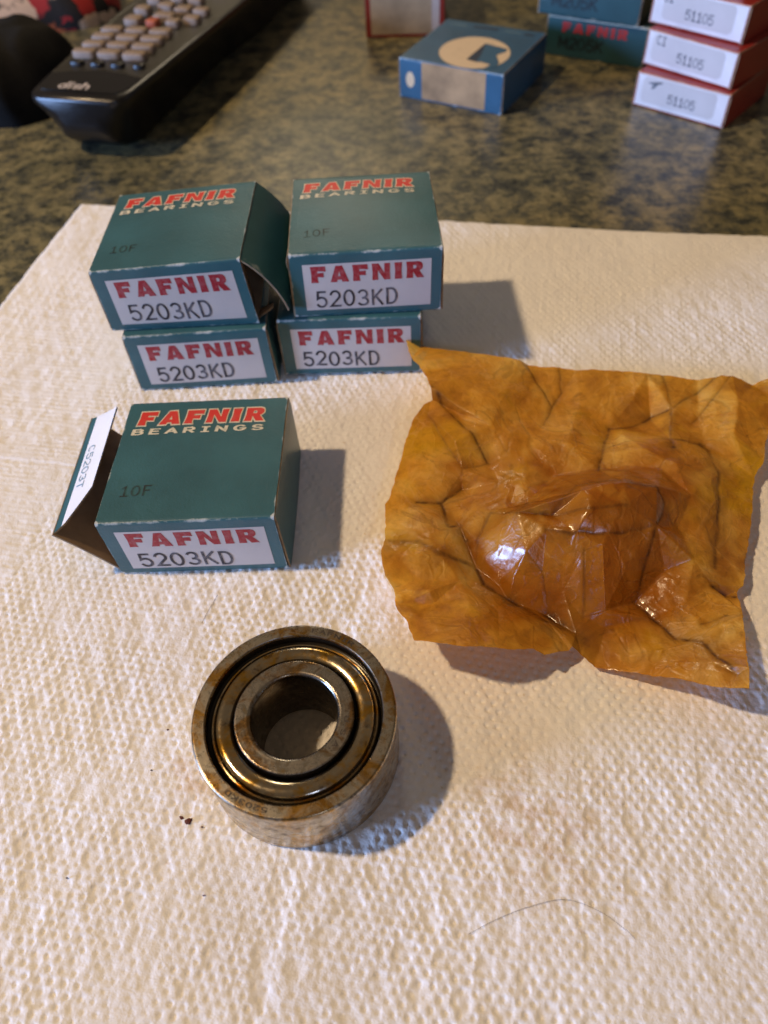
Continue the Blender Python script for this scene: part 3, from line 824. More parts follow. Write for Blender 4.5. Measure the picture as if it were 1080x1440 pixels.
# ------------------------------------------------------------------ waxed wrapper
def build_wrapper():
    out = [(577, 474, 11), (592, 487, 9), (604, 488, 9), (660, 495, 8), (730, 507, 8), (742, 515, 5), (810, 520, 6), (885, 522, 6), (910, 524, 7), (982, 532, 6), (1015, 524, 9), (1032, 525, 9), (1060, 539, 5), (1080, 532, 7), (1102, 527, 8),
           (1108, 575, 5), (1084, 600, 5), (1076, 625, 5), (1072, 650, 4.5), (1060, 672, 4), (1057, 700, 4), (1054, 750, 4), (1051, 785, 4), (1044, 824, 4), (1037, 831, 3.5), (1042, 860, 6), (1048, 896, 9), (1053, 940, 12), (1053, 971, 12),
           (1026, 970, 10.5), (981, 962, 8), (956, 956, 7), (878, 943, 3.5), (836, 938, 2), (818, 920, 3), (805, 907, 5), (800, 912, 5), (765, 919, 8), (750, 911, 9), (715, 911, 13), (672, 909, 16), (630, 907, 16), (580, 901, 12), (574, 875, 9.5), (557, 852, 8), (552, 830, 7.5), (541, 812, 8), (535, 780, 8), (540, 760, 7), (542, 740, 6), (540, 712, 5), (547, 701, 5.5),
           (555, 675, 6), (567, 630, 7), (581, 590, 8), (596, 570, 8.5), (607, 565, 8), (606, 547, 12), (591, 512, 12), (580, 502, 13), (570, 478, 13)]
    ins = {  # interior points, pixel + height
     'h1': (728, 720, 15.5), 'h2': (769, 706, 18), 'h3': (821, 689, 20), 'h4': (878, 676, 20.5), 'h5': (924, 682, 18), 'h6': (935, 709, 14), 'h7': (924, 740, 14.5), 'h8': (857, 748, 16.5), 'h9': (810, 746, 17), 'h10': (769, 743, 15.5), 'h11': (831, 712, 20.5), 'h12': (883, 707, 20), 'h13': (778, 724, 15.2),
     'w0': (690, 722, 7), 'w1': (670, 761, 5), 'w2': (701, 823, 1.5), 'w3': (769, 865, 1.5), 'w4': (810, 891, 3), 'w5': (852, 883, 2.5), 'w6': (893, 847, 2),
     'm0': (705, 768, 9), 'm1': (740, 777, 11.5), 'm2': (762, 806, 7.5), 'm3': (823, 771, 14.5), 'm4': (820, 868, 3.6), 'm5': (848, 764, 15.5), 'm6': (851, 858, 5.2), 'm7': (795, 775, 12.5), 'm8': (792, 830, 6.0), 'm9': (880, 800, 10), 'm10': (723, 812, 6),
     'r1': (971, 699, 11), 'r2': (1000, 674, 9), 'r3': (1010, 740, 7), 'r4': (976, 787, 8), 'r5': (1002, 823, 5), 'r6': (935, 803, 6), 'r7': (950, 896, 4.5), 'r8': (919, 870, 2.5), 'r9': (1020, 838, 3), 'r10': (1000, 930, 9), 'r11': (1036, 950, 10), 'r12': (955, 740, 9), 'r13': (985, 880, 7), 'r14': (935, 930, 6), 'r15': (965, 845, 5.5), 'r16': (905, 905, 4),
     'u1': (776, 575, 4.0), 'u2': (687, 652, 4), 'u3': (602, 586, 7), 'u4': (650, 660, 6.5), 'u5': (650, 688, 3), 'u6': (620, 711, 2.5), 'u7': (586, 707, 3.6), 'u8': (742, 632, 6), 'u9': (737, 680, 7), 'u10': (742, 706, 9), 'u11': (752, 612, 6.5), 'u12': (690, 598, 9.5), 'u13': (760, 543, 4.6), 'u14': (790, 552, 4.4), 'u15': (817, 567, 6), 'u16': (857, 602, 3), 'u17': (915, 586, 2.5), 'u18': (945, 572, 6.2), 'u19': (842, 662, 6.5), 'u20': (847, 635, 6.5), 'u21': (905, 630, 10), 'u22': (942, 618, 6), 'u23': (990, 627, 5), 'u24': (950, 650, 11), 'u25': (1010, 668, 7), 'u26': (982, 582, 5), 'u27': (1030, 610, 8), 'u28': (1054, 622, 5.5), 'u29': (1040, 560, 8.5), 'u30': (800, 620, 8.5), 'u31': (700, 680, 5.5), 'u32': (890, 560, 6.5), 'u33': (640, 620, 9), 'u34': (780, 668, 5),
     'l1': (617, 776, 8.5), 'l2': (670, 797, 2), 'l3': (585, 817, 6.0), 'l4': (647, 817, 6), 'l5': (605, 830, 9.5), 'l6': (680, 822, 2.2), 'l7': (715, 845, 1.8), 'l8': (768, 872, 3), 'l9': (612, 848, 7.5), 'l10': (655, 880, 13.5), 'l11': (700, 852, 5.5), 'l12': (750, 878, 7), 'l13': (702, 897, 13), 'l14': (562, 786, 7.5), 'l15': (600, 745, 6.5), 'l16': (645, 740, 3.5), 'l17': (660, 845, 9.5), 'v1': (880, 655, 8), 'v2': (930, 660, 10)}
    creases = [  # (names or pixels, darkness, width mm)
     (['u3', 'u4', 'u2'], .35, .35), ([(607, 566), 'u2'], .6, .4), (['u7', 'u6', 'u5'], 1, .5), (['u6', (632, 738), 'l16', 'l2'], .7, .6), (['l1', 'l2'], .55, .9), ([(545, 765), (590, 768), 'l1'], .45, .9), (['l2', 'l6', 'l7', 'l8'], .95, .7), (['l7', 'l8', 'w4'], .7, .6),
     ([(742, 515), 'u13', 'u1'], .45, .35), ([(786, 520), 'u14', 'u1', (766, 595)], .5, .35), (['u16', (880, 594), 'u17', 'u18'], .9, .5), (['u16', 'u20', 'u19'], .55, .5), ([(1015, 528), 'u18', 'u17'], .45, .45), ([(1032, 528), (975, 592)], .4, .35), ([(930, 525), 'u18', 'u22'], .45, .45), (['u22', (945, 635)], .8, .8), ([(985, 622), (997, 632)], .9, 1.0), (['u22', 'u23', 'u25', 'r3', (1005, 800)], .5, .6),
     (['h13', 'h11', 'h12'], .5, .5), (['h10', 'h9', 'h8', 'h7'], .55, .4), (['h1', 'h13', (800, 722), (870, 727)], .55, .5), (['h6', 'h7', (905, 795), 'w6'], .55, .5), (['w6', 'r8', 'r7'], .85, .5), (['r7', (985, 906), 'r11'], .75, .6), (['r5', 'r9', (1037, 832)], .85, .6), (['w3', 'w4', (825, 892)], .9, 1.6), (['h4', 'h5', 'h6'], .45, .5), (['u10', 'h1', 'w0', 'w1', 'l2'], .4, .6), (['m1', 'm2', 'w3'], .35, .3), (['m3', 'm4'], .4, .4), ([(985, 880), (1020, 868)], .5, .3)]
    pts3 = [P(*p) for p in out]
    n_out = len(pts3)
    name_i = {}
    for k, p in ins.items():
        name_i[k] = len(pts3); pts3.append(P(*p))
    # drop interior heights below paper level and triangulate
    edges = []
    for names, dk, wd in creases:
        ids = [name_i.get(q) if isinstance(q, str) else None for q in names]
        for a, b in zip(ids[:-1], ids[1:]):
            if a is not None and b is not None: edges.append((a, b))
    ridge = [('h1', 'h2'), ('h2', 'h3'), ('h3', 'h4'), ('h1', 'h10'), ('m1', 'm10'), ('h10', 'm7'), ('m7', 'm8'), ('m8', 'w4'), ('m3', 'h9'), ('m5', 'h8'), ('m5', 'm6'), ('m6', 'w5'), ('u8', 'u9'), ('u9', 'u10'), ('u24', 'u25'), ('r1', 'r12'), ('l3', 'l5'), ('l5', 'l4'), ('r4', 'r5'), ('r12', 'r4'), ('u21', 'u24')]
    edges += [(name_i[a], name_i[b]) for a, b in ridge]
    v2 = [Vector((p[0], p[1])) for p in pts3]
    rv, re_, rf, ov, _, _ = delaunay_2d_cdt(v2, edges, [list(range(n_out))], 1, 1e-4)
    rz = []
    P3 = np.array(pts3)
    for v, o in zip(rv, ov):
        if o: rz.append(pts3[o[0]][2])
        else:
            d = np.hypot(P3[:, 0] - v.x, P3[:, 1] - v.y); k = np.argsort(d)[:3]; w = 1 / (d[k] + .2)
            rz.append(float((P3[k, 2] * w).sum() / w.sum()))
    V3 = np.array([(v.x, v.y, z) for v, z in zip(rv, rz)])
    F = np.array([f for f in rf if len(f) == 3])
    for _ in range(5):                        # split every triangle in four
        e = np.concatenate([F[:, [0, 1]], F[:, [1, 2]], F[:, [2, 0]]]); e.sort(axis=1)
        ue, inv = np.unique(e, axis=0, return_inverse=True); inv = inv.ravel()
        mid = (V3[ue[:, 0]] + V3[ue[:, 1]]) / 2
        b = len(V3); V3 = np.concatenate([V3, mid]); n = len(F)
        m0, m1, m2 = b + inv[:n], b + inv[n:2 * n], b + inv[2 * n:]
        F = np.concatenate([np.stack([F[:, 0], m0, m2], 1), np.stack([F[:, 1], m1, m0], 1), np.stack([F[:, 2], m2, m1], 1), np.stack([m0, m1, m2], 1)])
    e = np.concatenate([F[:, [0, 1]], F[:, [1, 2]], F[:, [2, 0]]]); e.sort(axis=1)
    ue, cnt = np.unique(e, axis=0, return_counts=True)
    bd = np.zeros(len(V3), bool); bd[ue[cnt == 1].ravel()] = True
    # round the facets off a little: mostly soft, some creases stay crisp
    for it in range(5):
        s = np.zeros(len(V3)); c = np.zeros(len(V3))
        np.add.at(s, ue[:, 0], V3[ue[:, 1], 2]); np.add.at(s, ue[:, 1], V3[ue[:, 0], 2])
        np.add.at(c, ue.ravel(), 1)
        V3[:, 2] += .5 * (s / c - V3[:, 2]) * np.where(bd, .3, 1)
    # finer crumple: random facets at two sizes
    x0, y0 = V3[:, 0].min() - 2, V3[:, 1].min() - 2
    def facets(sp, seed):
        rg = np.random.default_rng(seed)
        w_, h_ = V3[:, 0].max() + 2 - x0, V3[:, 1].max() + 2 - y0
        k = int(w_ * h_ / sp ** 2)
        pp = np.concatenate([rg.random((k, 2)) * [w_, h_], [[0, 0], [w_, 0], [0, h_], [w_, h_]]])
        zz = rg.random(len(pp)) - .5
        a, _, f, o, _, _ = delaunay_2d_cdt([Vector(q) for q in pp], [], [], 0, 1e-5)
        za = [zz[q[0]] for q in o]
        gs = .25; gx, gy = int(w_ / gs) + 2, int(h_ / gs) + 2
        G = np.zeros((gx, gy))
        for t in f:
            A, B, C = (np.array(a[q]) for q in t)
            i0, j0 = (np.minimum(np.minimum(A, B), C) / gs).astype(int); i1, j1 = (np.maximum(np.maximum(A, B), C) / gs).astype(int) + 1
            I, J = np.meshgrid(np.arange(i0, min(i1, gx - 1) + 1), np.arange(j0, min(j1, gy - 1) + 1), indexing='ij')
            X, Y = I * gs, J * gs
            den = (B[1] - C[1]) * (A[0] - C[0]) + (C[0] - B[0]) * (A[1] - C[1])
            if abs(den) < 1e-9: continue
            l1 = ((B[1] - C[1]) * (X - C[0]) + (C[0] - B[0]) * (Y - C[1])) / den
            l2 = ((C[1] - A[1]) * (X - C[0]) + (A[0] - C[0]) * (Y - C[1])) / den
            l3 = 1 - l1 - l2; ok = (l1 > -1e-6) & (l2 > -1e-6) & (l3 > -1e-6)
            G[I[ok], J[ok]] = (l1 * za[t[0]] + l2 * za[t[1]] + l3 * za[t[2]])[ok]
        fx, fy = (V3[:, 0] - x0) / gs, (V3[:, 1] - y0) / gs
        ix, iy = fx.astype(int), fy.astype(int); fx -= ix; fy -= iy
        return (G[ix, iy] * (1 - fx) + G[ix + 1, iy] * fx) * (1 - fy) + (G[ix, iy + 1] * (1 - fx) + G[ix + 1, iy + 1] * fx) * fy
    hx, hy, _z = P(825, 760, 10)
    rad = np.hypot((V3[:, 0] - hx) / 36, (V3[:, 1] - hy) / 30)
    oil = np.clip(1.55 - rad * 1.15 + .9 * VN(21)(V3[:, 0] / 9, V3[:, 1] / 9) + .5 * VN(22)(V3[:, 0] / 3, V3[:, 1] / 3), 0, 1)
    rb = np.hypot((V3[:, 0] - P(1000, 940, 8)[0]) / 22, (V3[:, 1] - P(1000, 940, 8)[1]) / 9)
    oil = np.maximum(oil, np.clip(1.2 - rb, 0, .7))
    near = np.clip(1.7 - rad, .35, 1.0)
    V3[:, 2] += (1.5 - .75 * near) * 1.5 * facets(11, 3) + (.35 + .65 * near) * (1.0 * facets(5, 4) + .40 * facets(2.2, 5)) + .12 * VN(8)(V3[:, 0] / 7, V3[:, 1] / 7)
    for it in range(3):
        s = np.zeros(len(V3)); c = np.zeros(len(V3))
        np.add.at(s, ue[:, 0], V3[ue[:, 1], 2]); np.add.at(s, ue[:, 1], V3[ue[:, 0], 2]); np.add.at(c, ue.ravel(), 1)
        V3[:, 2] += .5 * (s / c - V3[:, 2])
    V3[:, 2] = np.where(V3[:, 2] < .8, .25 + .55 * np.exp((V3[:, 2] - .8) / .55), V3[:, 2])
    # ragged cut edge
    ex_, ey_ = V3[bd, 0].copy(), V3[bd, 1].copy()
    V3[bd, 0] += .8 * VN(31)(ex_ / 5, ey_ / 5) + .3 * VN(33)(ex_ / 1.1, ey_ / 1.1); V3[bd, 1] += .8 * VN(32)(ex_ / 5, ey_ / 5) + .3 * VN(34)(ex_ / 1.1, ey_ / 1.1)
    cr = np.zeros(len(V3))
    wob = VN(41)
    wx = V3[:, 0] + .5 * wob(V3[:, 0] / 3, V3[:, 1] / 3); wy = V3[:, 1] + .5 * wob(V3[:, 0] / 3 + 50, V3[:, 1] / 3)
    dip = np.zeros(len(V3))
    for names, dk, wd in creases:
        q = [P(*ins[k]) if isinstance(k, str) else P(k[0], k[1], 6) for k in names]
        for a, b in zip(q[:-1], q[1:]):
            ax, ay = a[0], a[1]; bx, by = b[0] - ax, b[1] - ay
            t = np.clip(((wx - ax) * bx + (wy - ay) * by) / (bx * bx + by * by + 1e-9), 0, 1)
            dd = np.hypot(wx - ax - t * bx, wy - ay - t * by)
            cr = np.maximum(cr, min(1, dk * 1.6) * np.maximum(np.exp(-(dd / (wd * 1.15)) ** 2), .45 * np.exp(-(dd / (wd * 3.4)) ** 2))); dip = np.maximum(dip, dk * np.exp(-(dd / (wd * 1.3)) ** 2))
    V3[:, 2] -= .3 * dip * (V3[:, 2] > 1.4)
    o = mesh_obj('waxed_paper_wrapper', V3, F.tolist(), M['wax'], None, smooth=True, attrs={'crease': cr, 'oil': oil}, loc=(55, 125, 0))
    tag(o, 'crumpled oily amber waxed paper wrapper, unfolded beside the bearing', 'wrapping paper')
build_wrapper()

# ------------------------------------------------------------------ crumbs and hairs on the towel
def crumb(px, py, size, seed, label, mat, flat=.45):
    c = P(px, py, 0)
    rs = random.Random(seed)
    vs, fs = [], []
    n = 9
    rr = [size * rs.uniform(.45, 1.0) for _ in range(n)]
    st = rs.uniform(0, 3)
    for lev, (k, z) in enumerate(((1.0, -.12), (.8, size * flat), (.0, size * flat * 1.25))):
        if k: vs += [(c[0] + rr[i] * k * math.cos(st + 6.283 * i / n) * 1.3, c[1] + rr[i] * k * math.sin(st + 6.283 * i / n) * .8, z) for i in range(n)]
        else: vs.append((c[0], c[1], z))
    for i in range(n):
        j = (i + 1) % n
        fs.append((i, j, n + j, n + i)); fs.append((n + i, n + j, 2 * n))
    o = mesh_obj('rust_crumb', vs, fs, mat, None, loc=c)
    return tag(o, label, 'crumb', 'rust crumbs on the towel')
rust = mat_plain('rust_crumb', (.10, .018, .008), .7, .5, 2500)
soot = mat_plain('dark_crumb', (.06, .04, .028), .7, .4, 2500)
crumb(265, 1155, .95, 1, 'largest dark red rust crumb on the towel beside the bearing', rust)
crumb(255, 1150, .5, 2, 'smaller rust crumb touching the large red one beside the bearing', rust)
for k, (px, py, s) in enumerate([(236, 1026, .28), (213, 1083, .26), (284, 1163, .26), (94, 1235, .28), (287, 1259, .26)]):
    crumb(px, py, s, 10 + k, 'tiny dark fleck of dirt on the white paper towel', soot if k % 2 else rust)

def hair(name, pts, rad, label, mat):
    p3 = [Vector(p) for p in pts]
    # smooth the polyline
    fine = []
    for i in range(len(p3) - 1):
        a = p3[max(i - 1, 0)]; b = p3[i]; c = p3[i + 1]; d = p3[min(i + 2, len(p3) - 1)]
        for k in range(8):
            t = k / 8
            fine.append(.5 * ((2 * b) + (c - a) * t + (2 * a - 5 * b + 4 * c - d) * t * t + (3 * b - a - 3 * c + d) * t ** 3))
    fine.append(p3[-1])
    vs, fs = [], []
    for i, q in enumerate(fine):
        t = (fine[min(i + 1, len(fine) - 1)] - fine[max(i - 1, 0)]).normalized()
        s = t.cross(Vector((0, 0, 1))).normalized(); u = s.cross(t)
        for k in range(5): vs.append(tuple(q + (s * math.cos(6.283 * k / 5) + u * math.sin(6.283 * k / 5)) * rad))
    for i in range(len(fine) - 1):
        for k in range(5): fs.append((i * 5 + k, i * 5 + (k + 1) % 5, (i + 1) * 5 + (k + 1) % 5, (i + 1) * 5 + k))
    o = mesh_obj(name, vs, fs, mat, None, smooth=True, loc=tuple(p3[0]))
    return tag(o, label, 'hair')
hm = mat_plain('hair_brown', (.16, .12, .085), .5, .2, 900)
hair('hair', [P(658, 1314, .1), P(700, 1292, .15), P(745, 1275, .2), P(795, 1265, .2), P(842, 1281, .15), P(878, 1306, .1), P(893, 1320, .05)], .034, 'fine brown hair arched on the bare paper towel in front of the wrapper', hm)
hair('hair', [P(284, 876, .05), P(292, 860, .15), P(301, 845, .15), P(306, 836, .05)], .04, 'short fine hair on the towel between the bearing and the open box', hm)

# ------------------------------------------------------------------ things further back on the counter (z = -1 is the counter)
ZC = -1.0
def rot2(x, y, a): return (x * math.cos(a) - y * math.sin(a), x * math.sin(a) + y * math.cos(a))

def small_carton(name, label, corner, rz, W, D, H, z, mats, group=None, cat='box', side_mat=None):
    """closed carton placed by its front-left bottom corner"""
    ox, oy = rot2(W / 2, D / 2, rz)
    root = thing(name, label, cat, (corner[0] + ox, corner[1] + oy, z), rz, group)
    wf = make_warp(W, D, H)
    sleeve(W, D, H, wf, mats, root)
    sm = side_mat or mats
    end_panel(W, D, H, -1, wf, sm, root, bul=.2)
    end_panel(W, D, H, 1, wf, sm, root, bul=.2)
    def fp(u, v, lift):
        p = wf((-W / 2 + u, -D / 2, v)); return (p[0], p[1] - lift, p[2])
    def tp(u, v, lift):
        p = wf((-W / 2 + u, -D / 2 + v, H)); return (p[0], p[1], p[2] + lift)
    return root, fp, tp

def rect_plate(name, fn, u0, v0, u1, v1, lift, mat, parent, rad=0.0):
    if rad:
        vs, fs = [], []
        pts = []
        for cx, cy, a0 in ((u1 - rad, v0 + rad, -90), (u1 - rad, v1 - rad, 0), (u0 + rad, v1 - rad, 90), (u0 + rad, v0 + rad, 180)):
            pts += [(cx + rad * math.cos(R(a0 + a)), cy + rad * math.sin(R(a0 + a))) for a in (0, 22, 45, 68, 90)]
        vs = [fn(a, b, lift) for a, b in pts]
        return mesh_obj(name, vs, [tuple(range(len(vs)))], mat, parent)
    vs, fs = grid_mesh(10, 6, lambda a, b: fn(u0 + (u1 - u0) * a, v0 + (v1 - v0) * b, lift))
    return mesh_obj(name, vs, fs, mat, parent, smooth=True)

def build_white_stack():
    white = mat_carton('white_carton', (.62, .62, .66), wear=(.6, .5, .4), rough=.3)
    redc = mat_carton('red_carton', (.26, .020, .012), wear=(.45, .25, .18), rough=.35)
    edge = mat_plain('white_box_edge', (.62, .38, .27), .6, .2, 300)
    stick = mat_plain('sticker_grey', (.50, .485, .50), .5, .05, 90)
    tink = mat_ink('typed_ink', (.035, .035, .05), (.4, .4, .42), .5, 300)
    smud = mat_plain('smudge', (.10, .11, .13), .6, .4, 300)
    Hh = 14.2
    spec = [((889.5, 147, 0), (1009.7, 181, 0), 'white and red bearing box at the foot of its stack, dark smudge on its sticker', 0),
            ((903.8, 89.6, Hh), (1029, 128, Hh), 'white and red bearing box second up in its stack, CI on its sticker', 1),
            ((913, 31.6, 2 * Hh), (1043, 64, 2 * Hh), 'white and red bearing box third up from the counter, sticker lettered CI', 2),
            ((916, -32, 3 * Hh), (1060, 0, 3 * Hh), 'white and red bearing box capping the stack of white boxes', 3)]
    for a, b, label, k in spec:
        A = np.array(P(a[0], a[1], a[2] + ZC)); B = np.array(P(b[0], b[1], b[2] + ZC))
        rz = math.atan2(B[1] - A[1], B[0] - A[0]); W = 42.5; D = 42.5
        root, fp, tp = small_carton('bearing_box', label, A, rz, W, D, Hh - .12, ZC + k * Hh + .02, [redc, M['board'], M['rim']], 'white and red bearing boxes stacked on the counter')
        face = rect_plate('white_face', fp, .5, .8, W - .4, Hh - .7, .05, white, root)
        rect_plate('edge_stripe', fp, .6, Hh - .62, W - .6, Hh - .30, .05, edge, root)
        st = rect_plate('sticker', fp, 3.0 if k < 2 else 5.0, 2.4, 37.5, Hh - 1.2, .10, stick, root, 2.2)
        place_text('part_number', text_mesh(['5', 'i1', 'i1', '0', '5'], .15, mono=.74), (15.6, 4.4, 28.6, 7.8), tink, st, fp, .16)
        if k: place_text('maker_code', text_mesh('CI', .15, mono=.74), (4.6, 9.2, 9.2, 12.4), tink, st, fp, .16)
        else:
            vs = [fp(a_, b_, .16) for a_, b_ in [(5.2, 10.6), (8, 11.4), (11.5, 12.0), (12.5, 11.6), (10.2, 10.8), (8.4, 8.6), (7.3, 8.4), (7.8, 10.2)]]
            mesh_obj('smudge_mark', vs, [tuple(range(8))], smud, st)
build_white_stack()

def build_back_teal():
    dk = mat_carton('dark_teal_carton', (.016, .062, .074), wear=(.42, .40, .30), rough=.4)
    ink = mat_ink('dark_stamp', (.006, .010, .014), (.012, .045, .05), .5, 300)
    rd = mat_ink('dull_red_ink', (.36, .022, .018), (.1, .03, .03), .3, 300)
    Hh = 18.0
    for k, (a, b, label) in enumerate([((766, 76), (899, 97), 'dark teal bearing box on the counter under its twin, dull red lettering'),
                                       ((757, 18), (905, 40), 'dark teal bearing box lying on its twin beside the white stack')]):
        A = np.array(P(*a, k * Hh + ZC)); B = np.array(P(*b, k * Hh + ZC))
        rz = math.atan2(B[1] - A[1], B[0] - A[0]); W = 49.5
        root, fp, tp = small_carton('bearing_box', label, A, rz, W, 49.5, Hh - .15, ZC + k * Hh + .02, [dk, M['board'], M['rim']], 'dark teal bearing boxes on the counter')
        edge = rect_plate('worn_edge', fp, .8, Hh - .95, W - .8, Hh - .55, .05, M['cream'], root)
        place_text('brand_lettering', heavy_mesh('FAFNIR', track=.2), (7.6, 11.2, 40.5, 15.6), rd, root, fp, .08)
        place_text('part_number', text_mesh('M205K', .17, track=.12), (6.5, 4.2, 29, 9.0), ink, root, fp, .08)
build_back_teal()

def build_blue_box():
    bl = mat_carton('blue_carton', (.022, .090, .165), wear=(.30, .42, .50), rough=.38)
    tan = mat_plain('tan_label', (.36, .23, .115), .7, .45, 60)
    cream = mat_ink('cream_print', (.68, .53, .34), (.52, .40, .25), .3, 200)
    dark = mat_ink('dark_blue_print', (.012, .022, .05), (.02, .06, .1), .3, 200)
    lite = mat_ink('light_blue_print', (.024, .098, .175), (.034, .11, .185), .3, 200)
    lite2 = mat_ink('faded_blue_print', (.07, .15, .21), (.03, .09, .15), .5, 120)
    A = np.array(P(563, 136, ZC)); B = np.array(P(705, 163, ZC))
    rz = math.atan2(B[1] - A[1], B[0] - A[0]); W = D = 51.5; Hh = 17.2
    root, fp, tp = small_carton('bearing_box', 'blue bearing box with cream crescent printed on top, lying on the counter', A, rz, W, D, Hh, ZC + .02, [bl, M['board'], M['rim']])
    rect_plate('paper_label', fp, 11.5, .9, 43.5, Hh - .5, .05, tan, root)
    e = [(5.5 + 2.2 * math.cos(6.283 * k / 20), 8.4 + 3.4 * math.sin(6.283 * k / 20)) for k in range(20)]
    mesh_obj('emblem', [fp(a, b, .05) for a, b in e], [tuple(range(20))], cream, root)
    for k, (u, v, w_) in enumerate(((4, 44.5, 9), (16, 45.2, 13), (32, 45.2, 8), (42.5, 44.6, 5))):     # faded print along the back of the lid
        rect_plate('faded_print', tp, u, v, u + w_, v + 2.4, .05, dark if k % 2 else lite2, root)
    # crescent on the top, traced onto the lid plane
    def lid(px, py, lift):
        q = P(px, py, Hh + ZC); dx, dy = rot2(q[0] - A[0], q[1] - A[1], -rz); return tp(dx, dy, lift)
    def zpix(x, y): return (560 + x / 6.0, 30 + y / 6.0)
    cx, cy, rr = None, None, None
    pl = [lid(*zpix(x, y), .05) for x, y in ((345, 265), (945, 255), (650, 132), (640, 400))]
    c = (np.array(pl[0]) + np.array(pl[1])) / 2
    # ellipse through the extremes of the disc
    disc = []
    for k in range(48):
        a = 6.2832 * k / 48
        disc.append(lid(*zpix(645 + 302 * math.cos(a), 266 + 134 * math.sin(a)), .05))
    mesh_obj('crescent', disc, [tuple(range(47, -1, -1))], cream, root)
    o1 = [lid(*zpix(x, y), .09) for x, y in ((735, 188), (760, 200), (700, 290), (660, 345), (575, 322))]
    mesh_obj('crescent_shade', o1, [tuple(range(4, -1, -1))][::-1], dark, root)
    o2 = [lid(*zpix(x, y), .12) for x, y in ((742, 190), (925, 238), (905, 262), (828, 288), (852, 352), (800, 402), (720, 402), (775, 368), (700, 345), (655, 345), (700, 285))]
    mesh_obj('crescent_cut', o2, [tuple(range(10, -1, -1))], lite, root)
build_blue_box()

def build_red_box():
    redc = mat_carton('red_border_carton', (.24, .022, .014), wear=(.4, .25, .18), rough=.45)
    cream = mat_plain('aged_cream_face', (.36, .27, .17), .7, .3, 70)
    pale = mat_plain('pale_strip', (.50, .44, .42), .6, .1, 70)
    A = np.array(P(516, 54, ZC)); B = np.array(P(624, 51, ZC))
    rz = math.atan2(B[1] - A[1], B[0] - A[0]); W = float(np.hypot(*(B - A)[:2])); D = 42; Hh = 34
    root, fp, tp = small_carton('bearing_box', 'upright cream faced box with red borders behind the blue box', A, rz, W, D, Hh, ZC + .02, [redc, M['board'], M['rim']])
    rect_plate('cream_face', fp, 2.6, 1.6, W - 6.5, Hh - 1.8, .05, cream, root)
    rect_plate('pale_strip', fp, W - 6.4, 1.6, W - 2.4, Hh - 1.8, .05, pale, root)
build_red_box()

def rounded_section(hw, hb, z0, z1, r, n=6):
    """cross-section (x, z): flat top of half-width hw, narrower rounded bottom of half-width hb"""
    pts = []
    for k in range(n + 1):
        a = R(-90 + 90 * k / n); pts.append((hb + (r) * math.cos(a) - r, z0 + r + r * math.sin(a)))
    pts += [(hb + (hw - hb) * .55, z0 + (z1 - z0) * .55), (hw - .3, z1 - 3.0), (hw, z1 - 1.6), (hw - .3, z1 - .5), (hw - 1.2, z1)]
    left = [(-x, z) for x, z in reversed(pts)]
    return pts + left

